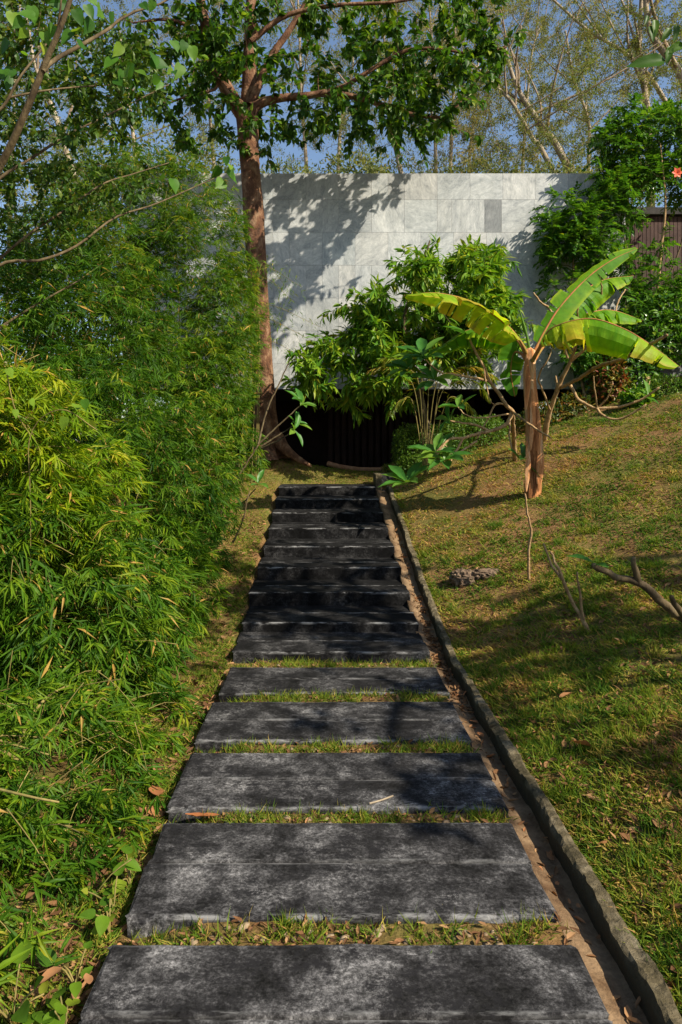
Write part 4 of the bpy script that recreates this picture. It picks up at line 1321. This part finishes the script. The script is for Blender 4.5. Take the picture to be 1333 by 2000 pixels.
fallen('reddish fallen leaf in the upper gutter', 766, 1031, .16, 9, 1.0, .01, .3, .5, 9.0)
fallen('orange fallen leaf in the gutter below the reddish one', 786, 1091, .12, 10, .95, .01, 1.3, .6, 7.75)
fallen('dark brown fallen leaf near the right edge of the lawn', 1290, 1625, .1, 11, .5, .03, 2.6, .6)
fallen('small brown fallen leaf touching the lawn kerb', 1075, 1640, .06, 12, .6, .03, 1.1, .5)
tw = mesh_obj('twig', *tubes_data([(smooth_line(PP([(722, 1573, 3.245), (745, 1566, 3.275), (768, 1557, 3.315)]) * [1, 1, 0] + [0, 0, .006], 8), .004)], 6), M['bark_pale'], origin=P(745, 1566, 3.3))
tag(tw, 'pale broken twig lying on a slab', 'twig')

# ------------------------------------------------------------------ broad leaved weeds by the nearest slab
r = np.random.default_rng(111)
weeds = [(70, 1985, 1.95, 8, .10, 'broad leaved weed at the corner of the nearest slab, its largest leaves upright'), (130, 1955, 2.05, 7, .1, 'broad leaved weed touching the nearest slab side'), (25, 1960, 2.1, 7, .085, 'round leaved weed among dry grass and dead leaves'),
         (150, 1890, 2.25, 6, .07, 'small broad leaved weed between bamboo and the nearest slab'), (215, 1800, 2.5, 7, .06, 'bright weed creeping up beside the gap between the nearest slabs'), (222, 1740, 2.6, 6, .06, 'small bright weed at the left side of the second slab'),
         (262, 1690, 2.75, 5, .07, 'weed with one long leaf leaning on the second slab')]
for x, y, dd, n, L, lab in weeds:
    B = P(x, y, dd); B[2] = float(H(B[0], B[1]))
    B[0] = min(B[0], XL - .05)
    root = thing('weed_plant', B, lab, 'weed')
    pos, d, up, pol = [], [], [], []
    for q in range(n):
        th = q * 2.4 + r.normal() * .3
        e = B + np.array([math.cos(th), math.sin(th), 0]) * r.uniform(.03, .1) + [0, 0, r.uniform(.04, .12)]
        e[0] = min(e[0], XL - .07)
        pol.append((smooth_line(np.array([B, (B + e) / 2 + [0, 0, .02], e]), 5), .003))
        pos.append(e); d.append(unit(np.array([min(math.cos(th), .15), math.sin(th), .1]) + r.normal(size=3) * .3)); up.append(unit([0, -.3, 1] + r.normal(size=3) * .25))
    tubes('stem', pol, M['culm'], root, 4)
    Lq = r.uniform(.55, 1.2, n) * L
    foliage('foliage', OVATE_F, np.array(pos), np.array(d), np.array(up), Lq, Lq * .68, r.beta(2, 2, n), M['weed'], root, 99)

# ------------------------------------------------------------------ grass
r = np.random.default_rng(121)


def grass(name, label, x, y, L, W, tint, lean=.7, up=.8):
    n = len(x)
    z = H(x, y, False)
    th = r.uniform(0, 6.28, n)
    d = np.stack([np.cos(th) * lean, np.sin(th) * lean, np.full(n, up)], -1) + r.normal(size=(n, 3)) * .2
    d[:, 2] = np.maximum(d[:, 2], .12)
    u = np.stack([np.cos(th), np.sin(th), np.full(n, 1.0)], -1)
    o = foliage(name, BLADE, np.stack([x, y, z - .004], -1), d, u, L, W, tint, M['grass'], None)
    return tag(o, label, 'grass', kind='stuff')


def in_lawn(x, y):
    return (x > GX2 + .02) & (y < 12.6)


N = 310000
y = np.exp(r.uniform(math.log(2.0), math.log(12.5), N))
x = GX2 + .02 + r.random(N) * np.minimum(.56 * y + .3, 6.6 - GX2)
cl = .5 + .5 * noise2(x, y, 3.1, 1) + .35 * noise2(x, y, 9, 2)
dryz = np.exp(-((x - 1.7) ** 2 / .9 + (y - 9.4) ** 2 / 2.2))
keep = r.random(N) < (1 - .55 * dryz) * np.clip(.22 + .62 * cl - .35 * np.clip(noise2(x, y, 2.3, 0), 0, 1), .05, 1) * np.clip(.45 + y / 9, 0, 1)
x, y, cl, dryz = x[keep], y[keep], cl[keep], dryz[keep]
n = len(x)
tint = np.clip(.43 + .20 * np.clip(6.5 - y, 0, 2) / 2 + .2 * noise2(x, y, 1.3, 3) + .14 * noise2(x, y, 5.5, 0) + .55 * dryz - .05 * cl + .38 * np.clip(noise2(x, y, 1.1, 2) - .05, 0, 1) + r.normal(0, .19, n), 0, 1)
L = r.uniform(.022, .06, n) * (1 + .35 * np.clip(y / 8, 0, 1))
grass('lawn_grass', 'short patchy lawn grass covering the slope right of the path', x, y, L, .0042 + .0009 * y, tint, 1.0, .6)
# tufts on the near lawn
C = 820
cy = np.exp(r.uniform(math.log(2.0), math.log(8.5), C)); cx = GX2 + .06 + r.random(C) * (.56 * cy + .1)
m = r.integers(18, 60, C)
x = np.repeat(cx, m) + r.normal(0, .03, m.sum()); y = np.repeat(cy, m) + r.normal(0, .03, m.sum())
k = in_lawn(x, y); tt = np.repeat(r.normal(.44, .17, C), m)[k]
x, y = x[k], y[k]; n = len(x)
grass('lawn_tufts', 'taller green grass tufts standing in the lawn', x, y, r.uniform(.04, .11, n), r.uniform(.004, .007, n), tt + r.normal(0, .07, n), .62, .7)
# grass creeping over the kerb
N = 9000
y = np.exp(r.uniform(math.log(1.8), math.log(10.6), N)); x = GX2 + .012 + np.abs(r.normal(0, .035, N))
k = r.random(N) < np.clip(.45 + .8 * noise2(x * 3, y, 3.7, 1), 0, 1)
x, y = x[k], y[k]; n = len(x)
grass('kerb_grass', 'fringe of grass leaning over the gutter kerb', x, y, r.uniform(.03, .085, n), .0035 + .0005 * y, np.clip(.5 + r.normal(0, .18, n), 0, 1), .85, .55)
# left verge and the grass before the recess
N = 30000
y = r.uniform(8.3, 12.45, N); x = r.uniform(-1.9, 1.0, N)
k = ((x < XL - .0) | (y > 11.08)) & (y < 12.42) & ((x < .78) | (y > 11.4))
x, y = x[k], y[k]; n = len(x)
grass('verge_grass', 'sunlit short grass between the top step and the dark recess', x, y, r.uniform(.02, .05, n), .009, np.clip(.52 + .2 * noise2(x, y, 2, 0) + r.normal(0, .15, n), 0, 1), .9, .6)
N = 70000
y = np.exp(r.uniform(math.log(1.8), math.log(8.5), N)); x = XL - .03 - np.abs(r.normal(0, .22, N))
cl = noise2(x, y, 4.5, 2); k = r.random(N) < .42 + .5 * cl
x, y = x[k], y[k]; n = len(x)
grass('verge_weeds', 'sparse grass and weeds in the strip between bamboo and path', x, y, r.uniform(.02, .07, n), r.uniform(.004, .007, n), np.clip(.5 + r.normal(0, .2, n), 0, 1), .8, .6)
# grass in the slab gaps
gx, gy_ = [], []
for gi, (a, b) in enumerate(gaps):
    C = (46, 60, 70, 80, 90)[gi]
    for q in range(C):
        m = int(r.integers(8, 34)); x0 = r.uniform(XL + .02, XR - .02); y0 = r.uniform(a + .02, b - .01)
        gx.append(x0 + r.normal(0, .022, m)); gy_.append(np.clip(y0 + r.normal(0, .02, m), a + .004, b - .004))
x, y = np.concatenate(gx), np.concatenate(gy_); n = len(x)
grass('gap_grass', 'tufts of grass growing in the gaps between the slabs', x, y, r.uniform(.025, .085, n), r.uniform(.0035, .006, n), np.clip(.5 + r.normal(0, .17, n), 0, 1), .62, .7)

# ------------------------------------------------------------------ leaf litter
def litter(name, label, x, y, L, tint, dz=.008):
    n = len(x)
    th = r.uniform(0, 6.28, n)
    d = np.stack([np.cos(th), np.sin(th), r.normal(.1, .25, n)], -1)
    u = np.stack([r.normal(0, .45, n), r.normal(0, .45, n), np.ones(n)], -1)
    o = foliage(name, DRYLEAF, np.stack([x, y, H(x, y, False) + dz], -1), d, u, L, L * r.uniform(.3, .6, n), tint, M['dry'], None)
    return tag(o, label, 'leaf litter', kind='stuff')


N = 1700
y = np.exp(r.uniform(math.log(1.7), math.log(9.2), N)); x = XL - .02 - np.abs(r.normal(0, .26, N))
litter('verge_litter', 'dry brown leaf litter strewn along the left side of the path', x, y, r.uniform(.025, .065, N), r.uniform(0, .8, N))
N = 10000
y = np.exp(r.uniform(math.log(2), math.log(9), N)); x = GX2 + .02 + r.random(N) * (.56 * y)
k = r.random(N) < (.45 + .5 * noise2(x, y, 2.2, 3)) * np.clip(1.5 - y / 8, .3, 1)
x, y = x[k], y[k]
litter('lawn_litter', 'dry brown leaf litter scattered through the lawn', x, y, r.uniform(.02, .06, len(x)), r.uniform(0, .85, len(x)))
gx, gy_ = [], []
for gi, (a, b) in enumerate(gaps):
    gx.append(r.uniform(XL, XR, 150)); gy_.append(r.uniform(a + .01, b - .01, 150))
x, y = np.concatenate(gx), np.concatenate(gy_)
litter('gap_litter', 'dry leaf scraps lying in the gaps between the slabs', x, y, r.uniform(.015, .045, len(x)), r.uniform(0, .8, len(x)))
N = 520
y = np.concatenate([r.uniform(4.5, 6.9, 300), r.uniform(1.6, 9, 220)]); x = r.uniform(XR + .03, GX1 - .02, N)
o = foliage('gutter_litter', DRYLEAF, np.stack([x, y, gz(y) - .054], -1), r.normal(size=(N, 3)) * [1, 1, .25], r.normal(size=(N, 3)) * .4 + [0, 0, 1], r.uniform(.02, .06, N), r.uniform(.012, .03, N), r.uniform(0, .9, N), M['dry'], None)
tag(o, 'dry leaves collected on the floor of the gutter', 'leaf litter', kind='stuff')

# ------------------------------------------------------------------ spreading tree at the left (trunk outside the view)
r = np.random.default_rng(131)
LB = np.array([-4.3, 5.6, float(H(-4.3, 5.6))])
lt = thing('spreading_tree', LB, 'spreading tree with long thin branches and heart shaped leaves arching in from the left', 'tree')
fork = np.array([-3.6, 5.4, 2.6])
limbs = [(smooth_line(np.array([LB, (LB + fork) / 2 + [.05, 0, .1], fork])), .09)]
limbs[0] = (limbs[0][0], np.linspace(.1, .07, len(limbs[0][0])))


def lb(pix, r0, r1):
    pts = smooth_line(np.vstack([fork, PP(pix)]), seg=.12)
    return pts, np.linspace(r0, r1, len(pts))


limbs += [lb([(-120, 520, 4.2), (0, 325, 3.9), (52, 215, 3.8), (88, 125, 3.75), (120, 50, 3.7), (150, -40, 3.65), (180, -140, 3.6)], 0.026, .009),
          (smooth_line(PP([(84, 140, 3.75), (105, 118, 3.8), (165, 85, 3.9), (215, 55, 4.0), (250, 28, 4.1), (330, 0, 4.2), (420, -60, 4.3)])), None),
          (smooth_line(PP([(112, 70, 3.72), (116, 40, 3.7), (122, -20, 3.65)])), None),
          lb([(-100, 600, 5.2), (0, 517, 5.2), (80, 508, 5.3), (150, 480, 5.5), (225, 425, 5.8), (300, 400, 6.1), (370, 370, 6.4), (430, 343, 6.7)], .015, .004),
          lb([(-60, 560, 5.5), (0, 505, 5.6), (60, 455, 5.7), (120, 415, 5.9), (200, 360, 6.2), (260, 340, 6.5), (330, 318, 6.8)], .015, .004),
          lb([(-80, 420, 5.0), (0, 348, 5.0), (60, 310, 5.1), (130, 265, 5.3), (190, 235, 5.5), (260, 200, 5.8), (330, 165, 6.1)], .015, .004),
          lb([(-80, 260, 4.6), (0, 215, 4.6), (40, 150, 4.6), (100, 75, 4.7)], .016, .005),
          (smooth_line(PP([(20, 190, 4.6), (80, 178, 4.7), (150, 170, 4.9), (215, 166, 5.2)])), None),
          lb([(-80, 700, 5.8), (0, 640, 5.9), (80, 590, 6.0), (160, 545, 6.2)], .02, .005)]
for q, (p, rr) in enumerate(limbs):
    if rr is None: limbs[q] = (p, np.linspace(.014 if q == 2 else .008, .004, len(p)))
tubes('trunk', limbs[:1], M['bark_olive'], lt, 10)
for pl in limbs[1:]: tubes('limb', [pl], M['bark_olive'], lt, 8)
tg = np.concatenate([px_targets([(-150, 0), (110, -20), (260, 60), (330, 130), (330, 230), (240, 260), (120, 330), (0, 380), (-150, 420)], 460, 4.8, 7.8, r),
                     px_targets([(-150, 330), (60, 330), (200, 300), (300, 320), (300, 380), (180, 470), (100, 540), (-150, 620)], 260, 5.6, 8.2, r),
                     px_targets([(-200, -400), (400, -400), (350, -30), (-200, -30)], 120, 4.2, 7.0, r)])
polys, twigs = grow(limbs, tg, r, .0028, .004, droop=.05)
tubes('branches', polys[len(limbs):], M['bark_olive'], lt, 4)
pos, d, up = twig_leaves(twigs, 17, r, .5, .3, 1.0, .02)
n = len(pos)
foliage('foliage', OVATE, pos, d, up, r.uniform(.045, .085, n), r.uniform(.022, .04, n), r.beta(2.2, 2, n), M['spread'], lt)
hl = [(235, 95, 4.0), (248, 110, 4.0), (262, 118, 3.95), (232, 130, 4.0), (228, 150, 4.0), (252, 140, 3.9), (270, 145, 4.0), (290, 130, 4.1), (300, 105, 4.1), (275, 165, 4.0), (300, 160, 4.1), (250, 165, 4.0),
      (340, 85, 4.3), (358, 78, 4.3), (372, 92, 4.3), (345, 118, 4.3), (365, 125, 4.3), (330, 140, 4.2), (310, 150, 4.1), (70, 30, 3.9), (110, 20, 3.8), (130, 10, 3.8), (140, 30, 3.8), (105, 55, 3.75), (35, 60, 4.0), (20, 90, 4.0),
      (30, 20, 4.0), (60, 10, 4.0), (10, 130, 4.1), (12, 145, 4.1), (20, 150, 4.1), (150, 50, 3.9), (160, 65, 3.9), (165, 25, 3.9), (280, 0, 4.1), (295, 5, 4.1), (185, 40, 3.9), (195, 15, 4.0), (95, 90, 3.8), (45, 105, 4.0),
      (430, 312, 6.6), (445, 308, 6.6), (455, 318, 6.6), (425, 330, 6.6), (440, 335, 6.6), (462, 330, 6.6), (438, 350, 6.6), (330, 345, 6.7), (320, 335, 6.7), (120, 115, 3.8), (140, 85, 3.8), (50, 40, 3.9), (80, 60, 3.8), (175, 5, 3.9), (215, 25, 4.0)]
pos = np.array([P(*h) + r.normal(size=3) * .02 for h in hl]); n = len(pos)
d = unit(r.normal(size=(n, 3)) * .45 + [.1, -.2, -.9]); up = unit(r.normal(size=(n, 3)) * .5 + [.45, -.9, .3])
L = r.uniform(.06, .115, n) * np.where(pos[:, 1] > 6, 1.3, 1)
foliage('heart_foliage', HEART, pos, d, up, L, L * r.uniform(.62, .95, n), r.beta(1.6, 2.4, n), M['hibis'], lt, 99)
# small climbing leaves in the golden bamboo
vine = thing('climbing_vine', np.array([-1.75, 4.3, float(H(-1.75, 4.3))]), 'climbing vine with pale heart shaped leaves hanging on the golden bamboo', 'vine')
vp = [(150, 790), (128, 815), (165, 780), (30, 800), (185, 825), (60, 780), (15, 720)]
pos = np.array([P(a, b, 3.85 + r.uniform(-.08, .08)) for a, b in vp]); n = len(pos)
tubes('stem', [(smooth_line(np.vstack([wloc(vine), P(60, 1000, 4.0), P(60, 850, 3.95), P(120, 800, 3.9), P(190, 840, 3.9)]), 20), .003), (smooth_line(PP([(60, 850, 3.95), (30, 800, 3.9), (12, 720, 3.9)]), 8), .003)], M['culm'], vine, 5)
foliage('foliage', HEART, pos, unit(r.normal(size=(n, 3)) * .4 + [.1, -.2, -.9]), unit(r.normal(size=(n, 3)) * .4 + [.4, -.9, .4]), r.uniform(.045, .075, n), r.uniform(.04, .065, n), r.beta(5, 2, n), M['hibis'], vine, 99)

# ------------------------------------------------------------------ shade tree outside the right edge; its outer leaves show at the top right
r = np.random.default_rng(141)
RB = np.array([5.6, 2.4, float(H(5.6, 2.4))])
rt = thing('shade_tree', RB, 'shade tree whose outermost thick leaves hang in at the top right', 'tree')
f2 = RB + [-.2, .3, 2.6]
limbs = [(smooth_line(np.array([RB - [0, 0, .05], (RB + f2) / 2 + [.06, 0, 0], f2])), .14)]
limbs[0] = (limbs[0][0], np.linspace(.17, .11, len(limbs[0][0])))
for e in [(3.4, 4.4, 5.4), (4.2, 2.8, 6.2), (6.4, 1.0, 5.4), (7.6, 2.6, 5.6), (5.2, .2, 5.0), (6.2, 3.4, 6.6), (4.3, 4.2, 4.4), (7.2, .4, 4.6)]:
    e = np.array(e); pts = smooth_line(np.array([f2, (f2 + e) / 2 + [0, 0, .35], e])); limbs.append((pts, np.linspace(.07, .015, len(pts))))
tg = []
for (c, s, n) in [((4.1, 4.0, 4.9), (1.1, 1.0, .8), 62), ((5.0, 2.6, 5.6), (1.4, 1.1, .9), 74), ((6.6, 1.2, 5.2), (1.4, 1.2, .9), 74), ((5.6, .6, 4.6), (1.2, 1.1, .8), 44), ((7.6, 2.2, 5.4), (.9, 1.0, .8), 50)]:
    u = unit(r.normal(size=(n, 3))) * r.random((n, 1)) ** .4
    tg.append(np.array(c) + u * np.array(s))
tg = np.concatenate(tg)[::3]
tg = np.repeat(tg, 2, 0) + r.normal(size=(len(tg) * 2, 3)) * .2
pxx = CX + F * tg[:, 0] / np.maximum(tg[:, 1], .3)
tg = tg[(pxx > 1480) | (tg[:, 1] < .5)]
polys, twigs = grow(limbs, tg, r, .006, .012)
tubes('trunk', polys[:1], M['bark_tan'], rt, 12)
tubes('limb', polys[1:9], M['bark_tan'], rt, 8)
tubes('branches', polys[9:], M['bark_tan'], rt, 5)
pos, d, up = twig_leaves(twigs, 11, r, .4, .3)
n = len(pos)
foliage('foliage', OVATE, pos, d, up, r.uniform(.13, .22, n), r.uniform(.06, .09, n), r.beta(2, 2, n), M['tree_leaf'], rt)
tipb = PP([(1480, 150, 4.1), (1400, 118, 4.1), (1333, 112, 4.1), (1270, 118, 4.1), (1240, 118, 4.1)])
tubes('branch', [(smooth_line(np.vstack([limbs[1][0][-3], tipb[0:3]]), 14), np.linspace(.012, .005, 14)), (smooth_line(PP([(1340, 112, 4.1), (1310, 105, 4.1), (1290, 62, 4.1), (1268, 45, 4.1)]), 8), .003)], M['bark_tan'], rt, 6)
lf = [((1300, 118), (1238, 122)), ((1335, 85), (1305, 100)), ((1322, 48), (1320, 75)), ((1310, 55), (1296, 76)), ((1280, 38), (1282, 65)), ((1265, 30), (1262, 45)), ((1270, 50), (1278, 75)), ((1310, 90), (1305, 118)), ((1345, 60), (1338, 90))]
pos = np.array([P(a[0], a[1], 4.1) for a, b in lf]); e = np.array([P(b[0], b[1], 4.08) for a, b in lf]); n = len(pos)
foliage('outer_foliage', OVATE_F, pos, e - pos, unit(r.normal(size=(n, 3)) * .3 + [.3, -.8, .5]), np.linalg.norm(e - pos, axis=1) * 1.15, np.linalg.norm(e - pos, axis=1) * .45, r.beta(2, 3, n), M['tree_leaf'], rt, 99)

# ------------------------------------------------------------------ flowers
for lab, x, y, dd in [('coral red flower among the leaves of the tall glossy shrub tree', 1322, 338, 10.8), ('small orange flower bud showing beside the raised banana leaf', 1125, 590, 9.9)]:
    c = P(x, y, dd)
    root = thing('hibiscus_flower', c, lab, 'flower')
    k = 6
    ang = np.arange(k) * 2 * math.pi / k
    s = .09 if dd > 10 else .05
    foliage('petals', OVATE, np.repeat(c[None], k, 0), np.stack([np.cos(ang), -.5 + 0 * ang, np.sin(ang)], -1), np.repeat(np.array([[0, -1.0, .2]]), k, 0), s, s * .8, r.random(k), M['flower'], root, 99, part='petal')
    tubes('stem', [(smooth_line(np.array([c, c + [.05, .1, -.08], c + [.12, .3, -.1]]), 6), .004)], M['culm'], root, 5)

# ------------------------------------------------------------------ trees behind the building
far = [(1110, 25, 1060, [(1120, 345), (1060, 250), (1010, 170), (985, 90)], .20), (955, 24, 1, [(1085, 345), (1040, 270), (1000, 200), (960, 160)], .14),
       (1200, 27, 1, [(1270, 350), (1265, 220), (1250, 100), (1255, -40)], .24), (1300, 26, 1, [(1360, 330), (1335, 160), (1270, 60), (1260, -60)], .28),
       (1180, 30, 1, [(1330, 250), (1240, 120), (1150, 60), (1070, -10)], .16), (870, 32, 1, [(880, 345), (885, 200), (890, 80), (880, -60)], .13),
       (850, 29, 1, [(852, 345), (850, 240), (845, 100), (835, -40)], .12), (770, 27, 1, [(785, 345), (765, 260), (760, 150), (740, 0)], .15),
       (700, 34, 1, [(660, 345), (668, 230), (690, 120), (680, -40)], .14), (600, 30, 1, [(600, 345), (590, 200), (585, 60), (580, -60)], .13),
       (930, 36, 1, [(915, 345), (925, 240), (935, 120), (960, 20)], .13), (130, 22, 1, [(175, 430), (140, 330), (110, 230), (70, 130), (50, 20)], .17),
       (300, 26, 1, [(270, 380), (262, 280), (250, 180), (230, 40)], .14), (30, 30, 1, [(20, 430), (25, 300), (30, 150), (40, 0)], .14),
       (1040, 38, 1, [(1020, 345), (1030, 200), (1040, 100), (1060, 40)], .13), (1140, 33, 1, [(1150, 345), (1150, 240), (1120, 150), (1105, 60)], .14), (430, 33, 1, [(420, 360), (410, 220), (400, 60), (395, -50)], .14)]
labs = ['pale leaning trunk forking over the marble wall', 'slim pale tree leaning left behind the marble wall', 'upright pale trunk rising behind the glossy shrub tree', 'thick pale crooked tree beyond the timber wall', 'tree with a long pale limb sweeping left across the sky',
        'straight slim pale trunk in a close pair behind the marble wall', 'slimmer partner of the straight pale trunk pair', 'pale trunk leaning slightly left under the reddish tree leaves', 'far pale tree seen between the oval leaves', 'far pale tree close right of the reddish trunk',
        'far small crowned tree at the middle of the marble wall top', 'mottled pale trunk leaning left above the bamboo', 'pale far tree between bamboo tops and dark crown', 'far tree seen through the spreading branches', 'faint distant tree left of the open sky', 'distant tree under the sweeping pale limb', 'pale far tree hidden behind the reddish trunk']
for q, (cx_, dd, _, pix, r0) in enumerate(far):
    r = np.random.default_rng(200 + q)
    top = PP(pix, dd)
    gz0 = float(H(top[0][0], dd)); kk = (top[0][2] - gz0) / max(.5, top[1][2] - top[0][2])
    B = np.array([top[0][0] + (top[0][0] - top[1][0]) * kk * .8, dd, gz0])
    r0 = r0 * .75
    root = thing('pale_tree', B, labs[q], 'tree', 'sparse pale trees behind the building')
    pts = smooth_line(np.vstack([B - [0, 0, .1], top]), seg=.5)
    limbs = [(pts, np.linspace(r0, r0 * .35, len(pts)))]
    for b in range(6):
        i = int(len(pts) * r.uniform(.45, .9)); a = pts[i]
        e = a + np.array([r.normal() * 1.6, r.normal() * 1.2, r.uniform(1.2, 3.4)])
        pl = smooth_line(np.array([a, (a + e) / 2 + [r.normal() * .25, 0, -.15], e]), 9); limbs.append((pl, np.linspace(r0 * .38, r0 * .12, 9)))
    c = top[-2] * .6 + top[-1] * .4
    n = 46
    span = np.linalg.norm(top[-1] - top[0])
    u = r.normal(size=(n, 3)) * np.array([2.0, 1.5, span * .36]); tg = c + u + [0, 0, -1.2]
    tg = np.repeat(tg, 8, 0) + r.normal(size=(n * 8, 3)) * [.38, .38, .45]
    tg = tg[(tg[:, 2] > 5.2) & (tg[:, 2] < c[2] + span)]
    polys, twigs = grow(limbs, tg, r, .008, .010, bend=.15)
    tubes('trunk', polys[:1], M['bark_pale'], root, 8)
    tubes('branches', polys[1:], M['bark_far'], root, 4)
    pos, d, up = twig_leaves(twigs, 42, r, .9, .2, 1.0, .08)
    n = len(pos)
    foliage('foliage', LANCE, pos, d, up, r.uniform(.07, .13, n), r.uniform(.025, .045, n), np.clip(r.normal(.42 + r.normal() * .14, .2, n), 0, 1), M['far_leaf'], root)
# green understorey just above the wall top
for q, (x, y, dd, rx, rz) in enumerate([(690, 330, 21, 1.0, .7), (950, 345, 24, 1.6, .6), (1080, 345, 22, 1.3, .5), (820, 345, 26, 2.2, .6), (560, 345, 24, 1.4, .6), (1190, 330, 25, 1.6, 1.0), (200, 330, 20, 1.6, 1.0), (60, 380, 19, 1.6, 1.2), (330, 300, 21, 1.4, .9)]):
    c = P(x, y, dd)
    bush('understorey_tree', ['rounded green treetop peeping over the marble wall by the oval leaves', 'olive treetop over the marble wall below the open sky', 'low treetop at the foot of the leaning pale trunks', 'broad low treetop below the pale trunk pair', 'low treetop over the wall right of the reddish trunk',
                               'olive treetop behind the glossy shrub tree', 'green treetop between bamboo and mottled trunk', 'green treetop through the spreading branches', 'green treetop under the dark oval crown'][q], 'tree', [(c[0], c[1], c[2] - .2, rx, rx * .7, rz), (c[0] + rx * .6, c[1] + .5, c[2] - .5, rx * .8, rx * .6, rz)],
         2600, .15, .06, M['far_leaf'], 300 + q, LANCE, (1.6, 3), group='treetops behind the building', jag=.35)

bush('leafy_bush', 'broad dark leafy bush closing the view behind the bamboo, left of the building', 'bush', [(-4.4, 12.3, 2.9, 1.0, .7, 1.9), (-5.9, 11.6, 2.6, 1.3, .8, 1.9), (-3.9, 10.9, 2.0, .8, .6, 1.3)], 12000, .11, .045, M['pinnate'], 401, jag=.3)
